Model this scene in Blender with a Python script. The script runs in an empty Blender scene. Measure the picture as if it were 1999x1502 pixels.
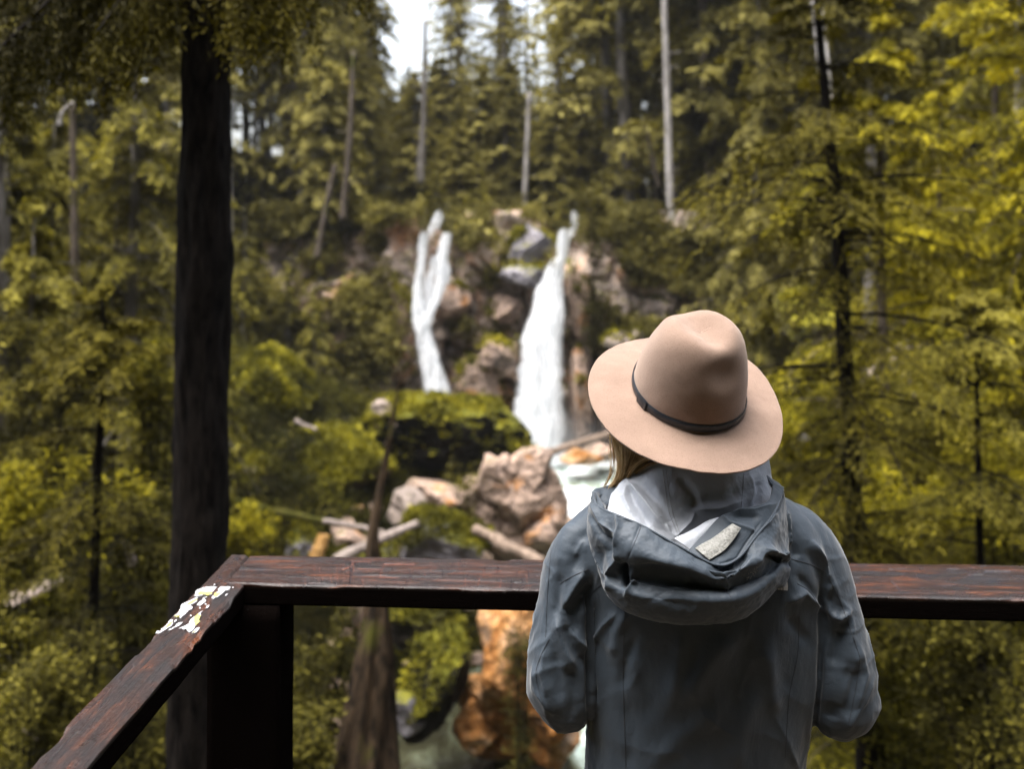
import bpy, bmesh, math, random
import numpy as np
from mathutils import Vector, Matrix, Quaternion
from mathutils.bvhtree import BVHTree

# ------------------------------------------------------------------ camera, light, exposure
sc = bpy.context.scene
col = sc.collection
F = 1944.0            # focal length in pixels of a 1999 px wide frame (35 mm lens)
U0, V0 = 999.5, 425.0 # principal column, row of the eye-level horizon
CZ = 1.86             # eye height above the deck
cam_d = bpy.data.cameras.new('camera'); cam = bpy.data.objects.new('camera', cam_d); col.objects.link(cam)
cam.location = (0, 0, CZ); cam.rotation_euler = (math.radians(90), 0, 0)
cam_d.sensor_width = 36; cam_d.lens = 35.0
cam_d.shift_y = -(751.0 - V0) / 1999.0
cam_d.clip_start = 0.05; cam_d.clip_end = 1000
cam_d.dof.use_dof = True; cam_d.dof.focus_distance = 1.74; cam_d.dof.aperture_fstop = 3.0
sc.camera = cam

SUN_EL, SUN_AZ = 74.0, -118.0      # azimuth measured from +Y (ahead) towards +X
w = bpy.data.worlds.new('World'); sc.world = w; w.use_nodes = True
wn = w.node_tree; wn.nodes.clear()
sky = wn.nodes.new('ShaderNodeTexSky'); sky.sky_type = 'NISHITA'; sky.sun_disc = False
sky.sun_elevation = math.radians(SUN_EL); sky.sun_rotation = math.radians(SUN_AZ)
sky.air_density = 1.0; sky.dust_density = 5.0; sky.ozone_density = 1.0
hs = wn.nodes.new('ShaderNodeHueSaturation'); hs.inputs['Saturation'].default_value = 0.42; hs.inputs['Value'].default_value = 1.0
bg = wn.nodes.new('ShaderNodeBackground'); bg.inputs['Strength'].default_value = 0.128
wo = wn.nodes.new('ShaderNodeOutputWorld')
wn.links.new(sky.outputs[0], hs.inputs['Color']); wn.links.new(hs.outputs[0], bg.inputs[0]); wn.links.new(bg.outputs[0], wo.inputs[0])
sd = bpy.data.lights.new('sun', 'SUN'); sun = bpy.data.objects.new('sun', sd); col.objects.link(sun)
sd.energy = 2.5; sd.angle = math.radians(55); sd.color = (1.0, 0.96, 0.90)
_e, _a = math.radians(SUN_EL), math.radians(SUN_AZ)
sdir = Vector((math.sin(_a) * math.cos(_e), math.cos(_a) * math.cos(_e), math.sin(_e)))
sun.rotation_euler = sdir.to_track_quat('Z', 'Y').to_euler(); sun.location = (0, 20, 40)
sc.view_settings.view_transform = 'Standard'; sc.view_settings.look = 'None'
sc.view_settings.exposure = 2.0; sc.view_settings.gamma = 1.0
sc.render.engine = 'CYCLES'
cy = sc.cycles
cy.use_denoising = True
cy.max_bounces = 6; cy.diffuse_bounces = 3; cy.glossy_bounces = 3; cy.transmission_bounces = 4; cy.transparent_max_bounces = 8; cy.volume_bounces = 0
cy.caustics_reflective = False; cy.caustics_refractive = False
cy.sample_clamp_indirect = 6.0

# ------------------------------------------------------------------ helpers
def P(u, v, Y):
    """world point seen at column u, row v of the photograph, Y metres ahead"""
    return Vector(((u - U0) * Y / F, Y, CZ - (v - V0) * Y / F))

def hash_n(ix, iy, iz, s):
    h = (ix.astype(np.int64) * 374761393 + iy.astype(np.int64) * 668265263 + iz.astype(np.int64) * 2147483647 + s * 974634777) & 0xffffffff
    h = ((h ^ (h >> 13)) * 1274126177) & 0xffffffff
    h = (h ^ (h >> 16)) & 0xffffffff
    return h / 4294967295.0

def vnoise(p, s=0):
    """value noise in [-1,1] for an (n,3) array"""
    f = np.floor(p); t = p - f; t = t * t * t * (t * (t * 6 - 15) + 10); i = f.astype(np.int64)
    r = 0
    for a in (0, 1):
        wa = t[:, 0] if a else 1 - t[:, 0]
        for b in (0, 1):
            wb = t[:, 1] if b else 1 - t[:, 1]
            for c in (0, 1):
                wc = t[:, 2] if c else 1 - t[:, 2]
                r = r + wa * wb * wc * hash_n(i[:, 0] + a, i[:, 1] + b, i[:, 2] + c, s)
    return r * 2 - 1

def fbm(p, s=0, o=4, g=0.5):
    r = 0; a = 1.0; q = np.array(p, float)
    for k in range(o):
        r = r + a * vnoise(q, s + k * 17); a *= g; q = q * 2.03 + 5.1
    return r

def mesh_np(name, V, Fc, mat, parent=None, smooth=False, tint=None, mats=None, midx=None):
    """V (n,3); Fc list of index arrays (m,3)/(m,4)"""
    me = bpy.data.meshes.new(name)
    V = np.asarray(V, np.float32)
    if not isinstance(Fc, (list, tuple)): Fc = [Fc]
    Fc = [np.asarray(f, np.int32) for f in Fc if len(f)]
    me.vertices.add(len(V)); me.vertices.foreach_set('co', V.ravel())
    idx = np.concatenate([f.ravel() for f in Fc]); tot = np.concatenate([np.full(len(f), f.shape[1], np.int32) for f in Fc])
    start = np.concatenate([[0], np.cumsum(tot)[:-1]]).astype(np.int32)
    me.loops.add(len(idx)); me.loops.foreach_set('vertex_index', idx)
    me.polygons.add(len(tot)); me.polygons.foreach_set('loop_start', start); me.polygons.foreach_set('loop_total', tot)
    for m in (mats or [mat]): me.materials.append(m)
    if midx is not None: me.polygons.foreach_set('material_index', np.asarray(midx, np.int32))
    me.update(calc_edges=True)
    me.polygons.foreach_set('use_smooth', np.full(len(tot), bool(smooth)))
    if tint is not None:
        at = me.attributes.new('tint', 'FLOAT', 'POINT'); at.data.foreach_set('value', np.asarray(tint, np.float32))
    me.validate()
    o = bpy.data.objects.new(name, me); col.objects.link(o)
    if parent: o.parent = parent
    return o

def grid_faces(nu, nv, wrap=False, off=0):
    i = np.arange(nu - 1)[:, None]; j = np.arange(nv if wrap else nv - 1)[None, :]
    a = i * nv + j; b = i * nv + (j + 1) % nv; c = (i + 1) * nv + (j + 1) % nv; d = (i + 1) * nv + j
    return np.stack([a, b, c, d], -1).reshape(-1, 4) + off

def tag(o, label=None, cat=None, group=None, kind=None):
    if label: o['label'] = label
    if cat: o['category'] = cat
    if group: o['group'] = group
    if kind: o['kind'] = kind
    return o

def empty(name, loc=(0, 0, 0)):
    o = bpy.data.objects.new(name, None); col.objects.link(o); o.location = loc; o.empty_display_size = 0.2
    return o

def catmull(pts, n):
    """dense smooth interpolation of control rows: pts (k,d) -> (n,d)"""
    pts = np.asarray(pts, float); k = len(pts)
    if k == 2:
        t = np.linspace(0, 1, n)[:, None]; return pts[0] * (1 - t) + pts[1] * t
    e = np.vstack([2 * pts[0] - pts[1], pts, 2 * pts[-1] - pts[-2]])
    s = np.linspace(0, k - 1, n); i = np.minimum(s.astype(int), k - 2); t = (s - i)[:, None]
    a, b, c, d = e[i], e[i + 1], e[i + 2], e[i + 3]
    return 0.5 * ((2 * b) + (-a + c) * t + (2 * a - 5 * b + 4 * c - d) * t ** 2 + (-a + 3 * b - 3 * c + d) * t ** 3)

def tube(path, rad, nseg=8, cap=True, jitter=0, seed=0):
    """V,F of a tube along path (n,3) with radii (n,)"""
    path = np.asarray(path, float); n = len(path); rad = np.broadcast_to(np.asarray(rad, float), (n,))
    T = np.gradient(path, axis=0); T /= np.linalg.norm(T, axis=1)[:, None] + 1e-9
    ref = np.array([0, 1, 0.0]) if abs(T[0, 1]) < 0.9 else np.array([1, 0, 0.0])
    N = np.cross(T, ref); N /= np.linalg.norm(N, axis=1)[:, None] + 1e-9; B = np.cross(T, N)
    a = np.linspace(0, 2 * np.pi, nseg, endpoint=False)
    r = rad[:, None] * np.ones(nseg)
    if jitter:
        rg = np.random.default_rng(seed); r = r * (1 + jitter * rg.normal(size=r.shape))
    V = path[:, None, :] + r[:, :, None] * (np.cos(a)[None, :, None] * N[:, None, :] + np.sin(a)[None, :, None] * B[:, None, :])
    V = V.reshape(-1, 3); Fq = grid_faces(n, nseg, True); Fs = [Fq]
    if cap:
        V = np.vstack([V, path[:1], path[-1:]]); m = n * nseg; j = np.arange(nseg)
        Fs.append(np.stack([np.full(nseg, m), (j + 1) % nseg, j], 1))
        Fs.append(np.stack([np.full(nseg, m + 1), (n - 1) * nseg + j, (n - 1) * nseg + (j + 1) % nseg], 1))
    return V, Fs

class Bag:
    """collects vertices / faces of several shapes of ONE part"""
    def __init__(s): s.V = []; s.Q = []; s.T = []; s.n = 0; s.t = []
    def add(s, V, Fs, tint=0.5):
        V = np.asarray(V, float)
        for f in (Fs if isinstance(Fs, (list, tuple)) else [Fs]):
            if len(f): (s.Q if f.shape[1] == 4 else s.T).append(f + s.n)
        s.V.append(V); s.t.append(np.broadcast_to(np.asarray(tint, float), (len(V),))); s.n += len(V)
    def build(s, name, mat, parent=None, smooth=False):
        Fs = []
        if s.Q: Fs.append(np.vstack(s.Q))
        if s.T: Fs.append(np.vstack(s.T))
        return mesh_np(name, np.vstack(s.V), Fs, mat, parent, smooth, np.concatenate(s.t))

# ------------------------------------------------------------------ materials
def new_mat(name):
    m = bpy.data.materials.new(name); m.use_nodes = True; nt = m.node_tree; nt.nodes.clear()
    out = nt.nodes.new('ShaderNodeOutputMaterial'); b = nt.nodes.new('ShaderNodeBsdfPrincipled')
    nt.links.new(b.outputs[0], out.inputs[0]); return m, nt, b, out

def N(nt, kind, **kw):
    n = nt.nodes.new(kind)
    for k, v in kw.items():
        if k.startswith('i_'): n.inputs[k[2:].replace('_', ' ')].default_value = v
        else: setattr(n, k, v)
    return n

def ramp(nt, fac, stops, interp='LINEAR'):
    r = nt.nodes.new('ShaderNodeValToRGB'); r.color_ramp.interpolation = interp
    while len(r.color_ramp.elements) < len(stops): r.color_ramp.elements.new(0.5)
    for e, (p, c) in zip(r.color_ramp.elements, stops): e.position = p; e.color = (*c, 1) if len(c) == 3 else c
    nt.links.new(fac, r.inputs[0]); return r.outputs[0]

def noise(nt, vec, scale, detail=4, rough=0.55, dist=0.0):
    n = N(nt, 'ShaderNodeTexNoise', i_Scale=scale, i_Detail=detail, i_Roughness=rough, i_Distortion=dist)
    if vec is not None: nt.links.new(vec, n.inputs['Vector'])
    return n.outputs[0]

def mixc(nt, fac, a, b, mode='MIX'):
    m = nt.nodes.new('ShaderNodeMix'); m.data_type = 'RGBA'; m.blend_type = mode
    for s, x in ((0, fac), (6, a), (7, b)):
        if isinstance(x, (int, float)): m.inputs[s].default_value = x
        elif isinstance(x, tuple): m.inputs[s].default_value = (*x, 1) if len(x) == 3 else x
        else: nt.links.new(x, m.inputs[s])
    return m.outputs[2]

def math_n(nt, op, a, b=0.5, clamp=False):
    m = nt.nodes.new('ShaderNodeMath'); m.operation = op; m.use_clamp = clamp
    for s, x in ((0, a), (1, b)):
        if isinstance(x, (int, float)): m.inputs[s].default_value = x
        else: nt.links.new(x, m.inputs[s])
    return m.outputs[0]

def mapping(nt, vec, scale=(1, 1, 1), rot=(0, 0, 0)):
    m = nt.nodes.new('ShaderNodeMapping'); m.inputs['Scale'].default_value = scale; m.inputs['Rotation'].default_value = rot
    nt.links.new(vec, m.inputs['Vector']); return m.outputs[0]

def bump(nt, b, h, strength=0.5, dist=0.02):
    n = N(nt, 'ShaderNodeBump', i_Strength=strength, i_Distance=dist); nt.links.new(h, n.inputs['Height']); nt.links.new(n.outputs[0], b.inputs['Normal']); return n

def pos(nt): return nt.nodes.new('ShaderNodeNewGeometry').outputs['Position']
def objco(nt): return nt.nodes.new('ShaderNodeTexCoord').outputs['Object']
def attr(nt, name, out=2):
    a = nt.nodes.new('ShaderNodeAttribute'); a.attribute_name = name; return a.outputs[out]

def leaf_mat(name, dark, mid, light, trans=0.35, scale=0.35):
    m, nt, b, out = new_mat(name)
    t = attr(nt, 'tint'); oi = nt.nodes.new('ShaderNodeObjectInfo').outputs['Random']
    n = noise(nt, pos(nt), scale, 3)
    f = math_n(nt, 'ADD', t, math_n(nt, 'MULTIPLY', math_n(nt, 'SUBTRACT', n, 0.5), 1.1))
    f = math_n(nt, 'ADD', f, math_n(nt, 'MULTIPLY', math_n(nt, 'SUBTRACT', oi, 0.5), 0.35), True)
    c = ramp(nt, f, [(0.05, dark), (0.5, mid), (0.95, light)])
    nt.links.new(c, b.inputs['Base Color']); b.inputs['Roughness'].default_value = 0.75
    b.inputs['Specular IOR Level'].default_value = 0.10
    tr = nt.nodes.new('ShaderNodeBsdfTranslucent'); nt.links.new(mixc(nt, 1.0, c, (1.0, 0.98, 0.45), 'MULTIPLY'), tr.inputs[0])
    mx = nt.nodes.new('ShaderNodeMixShader'); mx.inputs[0].default_value = trans
    nt.links.new(b.outputs[0], mx.inputs[1]); nt.links.new(tr.outputs[0], mx.inputs[2]); nt.links.new(mx.outputs[0], out.inputs[0])
    return m

def bark_mat(name, c1, c2, sc_=6, moss=0.0, rough=0.9):
    m, nt, b, out = new_mat(name)
    v = mapping(nt, objco(nt), (sc_, sc_, sc_ * 0.22))
    n1 = noise(nt, v, 3.0, 6, 0.65, 0.4); n2 = noise(nt, objco(nt), 1.3, 3)
    c = ramp(nt, n1, [(0.35, c1), (0.65, c2)])
    if moss:
        mk = ramp(nt, n2, [(0.62 - moss * 0.3, (0, 0, 0)), (0.7 - moss * 0.25, (1, 1, 1))])
        c = mixc(nt, mk, c, (0.045, 0.045, 0.008))
    nt.links.new(c, b.inputs['Base Color']); b.inputs['Roughness'].default_value = rough
    b.inputs['Specular IOR Level'].default_value = 0.08
    bump(nt, b, n1, 0.9, 0.02); return m

def rock_mat(name, stops, scale=0.7, moss=0.5, mosscol=((0.03, 0.035, 0.004), (0.14, 0.13, 0.012)), crack=0.6, mossup=0.35, wet=0.0):
    m, nt, b, out = new_mat(name)
    p = pos(nt); n1 = noise(nt, p, scale, 6, 0.6, 0.6); n2 = noise(nt, p, scale * 4.3, 5, 0.65)
    c = ramp(nt, n1, stops)
    c = mixc(nt, 0.55, c, ramp(nt, n2, [(0.3, (0.25, 0.24, 0.24)), (0.62, (1, 1, 1))]), 'MULTIPLY')
    vo = N(nt, 'ShaderNodeTexVoronoi', feature='DISTANCE_TO_EDGE', i_Scale=scale * 1.7)
    wv = nt.nodes.new('ShaderNodeVectorMath'); wv.operation = 'ADD'; nt.links.new(p, wv.inputs[0])
    nn = N(nt, 'ShaderNodeTexNoise', i_Scale=scale * 2); nt.links.new(p, nn.inputs['Vector']); nt.links.new(nn.outputs['Color'], wv.inputs[1])
    nt.links.new(mapping(nt, wv.outputs[0], (1, 1, 1.7), (0.3, 0.4, 0)), vo.inputs['Vector'])
    ck = ramp(nt, vo.outputs[0], [(0.0, (0.10, 0.09, 0.08)), (0.06, (1, 1, 1))])
    c = mixc(nt, crack, c, ck, 'MULTIPLY')
    if moss > 0:
        g = nt.nodes.new('ShaderNodeNewGeometry'); sx = nt.nodes.new('ShaderNodeSeparateXYZ'); nt.links.new(g.outputs['Normal'], sx.inputs[0])
        a = math_n(nt, 'ADD', sx.outputs[2], math_n(nt, 'MULTIPLY', math_n(nt, 'SUBTRACT', noise(nt, p, scale * 1.6, 5, 0.7), 0.5), 1.5))
        mk = ramp(nt, math_n(nt, 'ADD', a, moss - mossup - 0.5), [(0.30, (0, 0, 0)), (0.42, (1, 1, 1))])
        mc = ramp(nt, noise(nt, p, scale * 3.1, 5, 0.7), [(0.32, mosscol[0]), (0.68, mosscol[1])])
        c = mixc(nt, mk, c, mc)
    nt.links.new(c, b.inputs['Base Color']); b.inputs['Roughness'].default_value = 0.85 - wet; b.inputs['Specular IOR Level'].default_value = 0.25
    h = math_n(nt, 'ADD', math_n(nt, 'MULTIPLY', n2, 0.6), math_n(nt, 'MULTIPLY', vo.outputs[0], 1.2, True))
    bump(nt, b, h, 0.8, 0.12); return m

M = {}
M['leaf_far'] = leaf_mat('foliage_far', (0.018, 0.016, 0.004), (0.120, 0.104, 0.026), (0.38, 0.33, 0.095))  # paler, greyer leaves: distance haze put into the colour
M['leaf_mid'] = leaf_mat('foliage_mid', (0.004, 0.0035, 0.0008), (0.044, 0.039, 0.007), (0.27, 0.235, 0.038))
M['leaf_bright'] = leaf_mat('foliage_bright', (0.008, 0.0075, 0.0006), (0.078, 0.070, 0.004), (0.34, 0.285, 0.012), 0.38)  # brighter, yellower leaf tones
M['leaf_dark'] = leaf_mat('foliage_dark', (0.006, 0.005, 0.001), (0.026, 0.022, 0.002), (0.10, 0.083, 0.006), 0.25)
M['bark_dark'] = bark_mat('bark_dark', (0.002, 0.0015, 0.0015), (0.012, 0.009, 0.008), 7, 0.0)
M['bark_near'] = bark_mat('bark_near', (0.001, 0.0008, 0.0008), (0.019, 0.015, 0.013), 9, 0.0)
M['bark_grey'] = bark_mat('bark_grey', (0.06, 0.052, 0.045), (0.20, 0.18, 0.16), 3)
M['bark_brown'] = bark_mat('bark_brown', (0.03, 0.024, 0.018), (0.12, 0.095, 0.075), 3, 0.2)
M['bark_pale'] = bark_mat('bark_pale', (0.10, 0.09, 0.08), (0.40, 0.37, 0.35), 2)
M['bark_birch'] = bark_mat('bark_birch', (0.10, 0.09, 0.08), (0.75, 0.70, 0.68), 1.5)
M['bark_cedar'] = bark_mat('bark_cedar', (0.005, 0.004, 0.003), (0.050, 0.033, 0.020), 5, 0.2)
M['rock_cliff'] = rock_mat('rock_cliff', [(0.28, (0.08, 0.07, 0.07)), (0.40, (0.33, 0.27, 0.235)), (0.52, (0.50, 0.39, 0.32)), (0.63, (0.42, 0.21, 0.10)), (0.70, (0.50, 0.46, 0.47))], 0.42, 0.30)
M['rock_mossy'] = rock_mat('rock_mossy', [(0.35, (0.012, 0.010, 0.009)), (0.6, (0.045, 0.036, 0.028)), (0.75, (0.16, 0.11, 0.08))], 0.55, 0.45)
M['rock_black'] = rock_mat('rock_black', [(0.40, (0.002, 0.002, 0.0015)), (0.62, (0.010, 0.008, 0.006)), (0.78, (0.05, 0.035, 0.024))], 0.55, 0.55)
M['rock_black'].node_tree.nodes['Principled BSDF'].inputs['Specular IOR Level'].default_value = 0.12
M['rock_moss_full'] = rock_mat('rock_moss_full', [(0.4, (0.05, 0.045, 0.03)), (0.7, (0.20, 0.16, 0.13))], 0.8, 1.35, ((0.02, 0.022, 0.002), (0.24, 0.215, 0.010)))
M['rock_tan'] = rock_mat('rock_tan', [(0.30, (0.10, 0.085, 0.085)), (0.45, (0.31, 0.22, 0.17)), (0.56, (0.40, 0.29, 0.23)), (0.64, (0.38, 0.17, 0.05)), (0.74, (0.33, 0.29, 0.30))], 0.9, 0.18, crack=0.9)
M['rock_orange'] = rock_mat('rock_orange', [(0.30, (0.07, 0.035, 0.015)), (0.44, (0.28, 0.11, 0.022)), (0.56, (0.38, 0.20, 0.08)), (0.68, (0.36, 0.26, 0.19))], 1.2, 0.08, crack=0.8)
M['rock_grey'] = rock_mat('rock_grey', [(0.30, (0.07, 0.065, 0.07)), (0.55, (0.21, 0.195, 0.22)), (0.75, (0.38, 0.36, 0.385))], 0.9, 0.5)
M['rock_pale'] = rock_mat('rock_pale', [(0.30, (0.14, 0.115, 0.10)), (0.6, (0.36, 0.29, 0.25)), (0.75, (0.50, 0.45, 0.43))], 0.8, 0.12)
# forest floor
m, nt, b, out = new_mat('forest_floor'); M['ground'] = m
n1 = noise(nt, pos(nt), 0.6, 6, 0.65); n2 = noise(nt, pos(nt), 3.5, 5, 0.7)
c = ramp(nt, n1, [(0.35, (0.006, 0.005, 0.003)), (0.5, (0.020, 0.017, 0.005)), (0.7, (0.055, 0.048, 0.008))])
c = mixc(nt, 0.6, c, ramp(nt, n2, [(0.3, (0.3, 0.28, 0.25)), (0.7, (1, 1, 1))]), 'MULTIPLY')
nt.links.new(c, b.inputs['Base Color']); b.inputs['Roughness'].default_value = 1.0; b.inputs['Specular IOR Level'].default_value = 0.05; bump(nt, b, n2, 1.0, 0.4)
# white water
m, nt, b, out = new_mat('falling_water'); M['fall'] = m
v = mapping(nt, pos(nt), (7.5, 2.0, 0.60)); n1 = noise(nt, v, 1.5, 6, 0.7, 0.25); n2 = noise(nt, mapping(nt, pos(nt), (9, 3, 1.5)), 2.0, 4, 0.6)
c = ramp(nt, n1, [(0.34, (0.42, 0.47, 0.54)), (0.52, (0.90, 0.915, 0.94))])
nt.links.new(c, b.inputs['Base Color']); b.inputs['Roughness'].default_value = 0.5
nt.links.new(ramp(nt, math_n(nt, 'ADD', math_n(nt, 'MULTIPLY', n1, 0.5), math_n(nt, 'MULTIPLY', attr(nt, 'tint'), 0.9)), [(0.40, (0, 0, 0)), (0.60, (1, 1, 1))]), b.inputs['Alpha'])
bump(nt, b, n2, 0.5, 0.12)
tr = nt.nodes.new('ShaderNodeBsdfTranslucent'); tr.inputs[0].default_value = (0.95, 0.96, 0.97, 1)
wm = nt.nodes.new('ShaderNodeMixShader'); wm.inputs[0].default_value = 0.45
ta = nt.nodes.new('ShaderNodeBsdfTransparent'); wa = nt.nodes.new('ShaderNodeMixShader')
lk = b.inputs['Alpha'].links[0].from_socket; nt.links.remove(b.inputs['Alpha'].links[0])
nt.links.new(b.outputs[0], wm.inputs[1]); nt.links.new(tr.outputs[0], wm.inputs[2]); nt.links.new(lk, wa.inputs[0]); nt.links.new(ta.outputs[0], wa.inputs[1]); nt.links.new(wm.outputs[0], wa.inputs[2]); nt.links.new(wa.outputs[0], out.inputs[0])
# creek
m, nt, b, out = new_mat('creek_water'); M['creek'] = m
n1 = noise(nt, mapping(nt, pos(nt), (1.3, 0.7, 1)), 1.1, 5, 0.6, 0.8); n2 = noise(nt, mapping(nt, pos(nt), (3, 1.6, 1)), 2.2, 4, 0.6, 0.5)
ff = math_n(nt, 'ADD', n1, math_n(nt, 'MULTIPLY', attr(nt, 'tint'), 0.45))
c = ramp(nt, ff, [(0.42, (0.035, 0.035, 0.018)), (0.56, (0.11, 0.12, 0.075)), (0.70, (0.38, 0.47, 0.44)), (0.9, (0.86, 0.89, 0.90))])
nt.links.new(c, b.inputs['Base Color']); b.inputs['Roughness'].default_value = 0.12
bump(nt, b, n2, 0.6, 0.15)
# dead wood of logs
M['log_pale'] = bark_mat('log_pale', (0.10, 0.08, 0.07), (0.31, 0.26, 0.235), 3)
M['log_brown'] = bark_mat('log_brown', (0.06, 0.045, 0.035), (0.24, 0.18, 0.14), 3)
M['log_moss'] = bark_mat('log_moss', (0.04, 0.035, 0.01), (0.14, 0.12, 0.03), 3, 0.9)
M['wood_orange'] = bark_mat('wood_orange', (0.22, 0.11, 0.03), (0.50, 0.30, 0.12), 4)

# ------------------------------------------------------------------ terrain
YS = [-40, -6.5, -3, 0, 2.4, 4, 6, 9, 13, 18, 21, 24, 30, 36, 44.5, 46.0, 48.5, 60, 90, 140]
ZF = [28, 22, -0.3, -0.7, -1.3, -2.8, -4.6, -6.8, -8.8, -10.0, -10.1, -10.0, -9.7, -9.3, -9.0, -8.8, 0.6, 1.5, 3.0, 4.0]  # steep rise behind the camera is added to block light from the rear
XC = [(-40, 0), (8, 0), (18, -0.8), (22, -0.6), (24.5, 1.1), (28, 2.0), (33, 2.5), (40, 3.2), (44, 2.0), (60, 1.0), (140, 0)]
def xcen(y): return np.interp(y, [a for a, _ in XC], [b for _, b in XC])
def H(x, y):
    x = np.asarray(x, float); y = np.asarray(y, float)
    z = np.interp(y, YS, ZF)
    dx = x - xcen(y)
    k = np.interp(y, [-40, 2, 8, 16, 44, 50, 140], [0.1, 0.12, 0.28, 0.62, 0.62, 0.36, 0.30])
    wv = np.interp(y, [0, 10, 20, 23, 26, 30, 40, 46, 52, 140], [2, 2.6, 2.6, 2.3, 1.4, 1.5, 3.4, 5.5, 7, 12])
    side = np.maximum(0, np.abs(dx) - wv)
    side = np.where(side < 16, side, 16 + (side - 16) * 0.35)
    z = z + side * k * np.where(dx > 0, 1.0, 0.92)
    z = z + 1.9 * np.exp(-((x + 2.4) / 3.2) ** 2 - ((y - 33.0) / 2.6) ** 2) + 0.7 * np.exp(-((x + 5.0) / 3.5) ** 2 - ((y - 28.0) / 4.6) ** 2)      # rubble pile below the great boulder
    z = z + 1.2 * np.exp(-((x - 1.0) / 1.8) ** 2 - ((y - 31.0) / 3.0) ** 2)
    q = np.stack([x.ravel() * 0.35, y.ravel() * 0.35, np.zeros(x.size)], 1)
    n = fbm(q, 3, 4).reshape(x.shape)
    amp = np.interp(np.abs(dx), [0, 2.5, 6], [0.10, 0.2, 0.8]) * np.interp(y, [0, 3, 10], [0.1, 0.3, 1])
    return z + n * amp
gx = np.concatenate([np.linspace(-70, -22, 50)[:-1], np.linspace(-22, 22, 190), np.linspace(22, 70, 50)[1:]])
gy = np.concatenate([np.linspace(-40, 2, 40)[:-1], np.linspace(2, 60, 220), np.linspace(60, 140, 60)[1:]])
GX, GY = np.meshgrid(gx, gy, indexing='ij')
GZ = H(GX, GY)
o = mesh_np('ground', np.stack([GX.ravel(), GY.ravel(), GZ.ravel()], 1), grid_faces(len(gx), len(gy))[:, ::-1], M['ground'], smooth=True)
tag(o, kind='structure')
# the deck the person and the photographer stand on
bm = bmesh.new()
for i in range(13):
    y0 = 2.26 - (i + 1) * 0.30
    bmesh.ops.create_cube(bm, size=1, matrix=Matrix.Translation((1.5, y0 + 0.145, -0.025)) @ Matrix.Diagonal((5.2, 0.288, 0.05, 1)))
for x in (-0.95, 1.5, 3.95):
    bmesh.ops.create_cube(bm, size=1, matrix=Matrix.Translation((x, 0.35, -0.15)) @ Matrix.Diagonal((0.10, 3.8, 0.195, 1)))
    bmesh.ops.create_cube(bm, size=1, matrix=Matrix.Translation((x, 2.10, -1.2)) @ Matrix.Diagonal((0.14, 0.14, 1.9, 1)))
me = bpy.data.meshes.new('deck'); bm.to_mesh(me); bm.free()
me.materials.append(M['bark_brown']); deck = bpy.data.objects.new('deck', me); col.objects.link(deck); tag(deck, kind='structure')

# creek surface
ys = np.linspace(15, 45.2, 150)
zw = np.interp(ys, [15, 20, 24, 28, 31, 34, 37, 45], [-9.55, -9.5, -9.45, -9.35, -9.1, -8.75, -8.6, -8.5])
cr = np.linspace(-1, 1, 34); hw = np.interp(ys, [15, 20, 23, 26, 30, 36, 45], [3.4, 3.2, 2.9, 2.0, 2.1, 3.0, 3.6])
CX = xcen(ys)[:, None] + cr[None, :] * hw[:, None]; CY = np.repeat(ys[:, None], 34, 1)
q = np.stack([CX.ravel() * 1.2, CY.ravel() * 1.2, CX.ravel() * 0], 1)
CZ_ = np.repeat(zw[:, None], 34, 1) + fbm(q, 9, 4).reshape(CX.shape) * 0.06
foam = np.interp(CY, [15, 19, 20.5, 22, 26, 29, 33, 36, 38, 41, 45], [-0.2, -0.15, -0.12, -0.10, 0.1, 0.6, 0.9, 0.75, 0.42, 0.5, 1.0])
foam = foam + 0.5 * np.exp(-((CX - 1.9) / 0.7) ** 2 - ((CY - 21.5) / 2.5) ** 2)
o = mesh_np('creek', np.stack([CX.ravel(), CY.ravel(), CZ_.ravel()], 1), grid_faces(150, 34)[:, ::-1], M['creek'], smooth=True, tint=foam.ravel())
tag(o, kind='structure')

# cliff behind and around the falls
def voro(p, s, n=3):
    """blocky cell value + distance, for (n,2) points"""
    ip = np.floor(p).astype(int); best = np.full(len(p), 9.0); val = np.zeros(len(p)); sec = np.full(len(p), 9.0)
    for a in (-1, 0, 1):
        for b_ in (-1, 0, 1):
            cx = ip[:, 0] + a; cyy = ip[:, 1] + b_
            jx = hash_n(cx, cyy, cx * 0, s); jy = hash_n(cx, cyy, cx * 0 + 5, s); vv = hash_n(cx, cyy, cx * 0 + 9, s)
            d = np.hypot(cx + jx - p[:, 0], cyy + jy - p[:, 1])
            sec = np.where(d < best, best, np.minimum(sec, d)); val = np.where(d < best, vv, val); best = np.minimum(best, d)
    return val, sec - best
nx, nz = 330, 200
cx_ = np.linspace(-11, 12, nx); cz_ = np.linspace(-10.2, 2.2, nz); AX, AZ = np.meshgrid(cx_, cz_, indexing='ij')
p2 = np.stack([AX.ravel(), AZ.ravel()], 1); w2 = np.stack([fbm(np.c_[p2 * 0.6, p2[:, :1] * 0], 21, 3), fbm(np.c_[p2 * 0.6, p2[:, :1] * 0 + 7], 22, 3)], 1) * 0.7
v1, e1 = voro((p2 + w2) * np.array([0.42, 0.30]) + (p2[:, ::-1] * 0.08), 4); v2, e2 = voro((p2 + w2) * np.array([1.2, 0.8]), 5)
dep = 1.9 * v1 + 0.55 * v2 - 0.35 * np.exp(-(e1 / 0.05) ** 2) + 0.35 * fbm(np.c_[p2, p2[:, :1] * 0], 31, 4)
top = 1.0 + 1.4 * fbm(np.c_[p2[:, :1] * 0.35, p2[:, :1] * 0, p2[:, :1] * 0], 8, 3)
lean = (AZ.ravel() + 9) * 0.12
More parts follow.
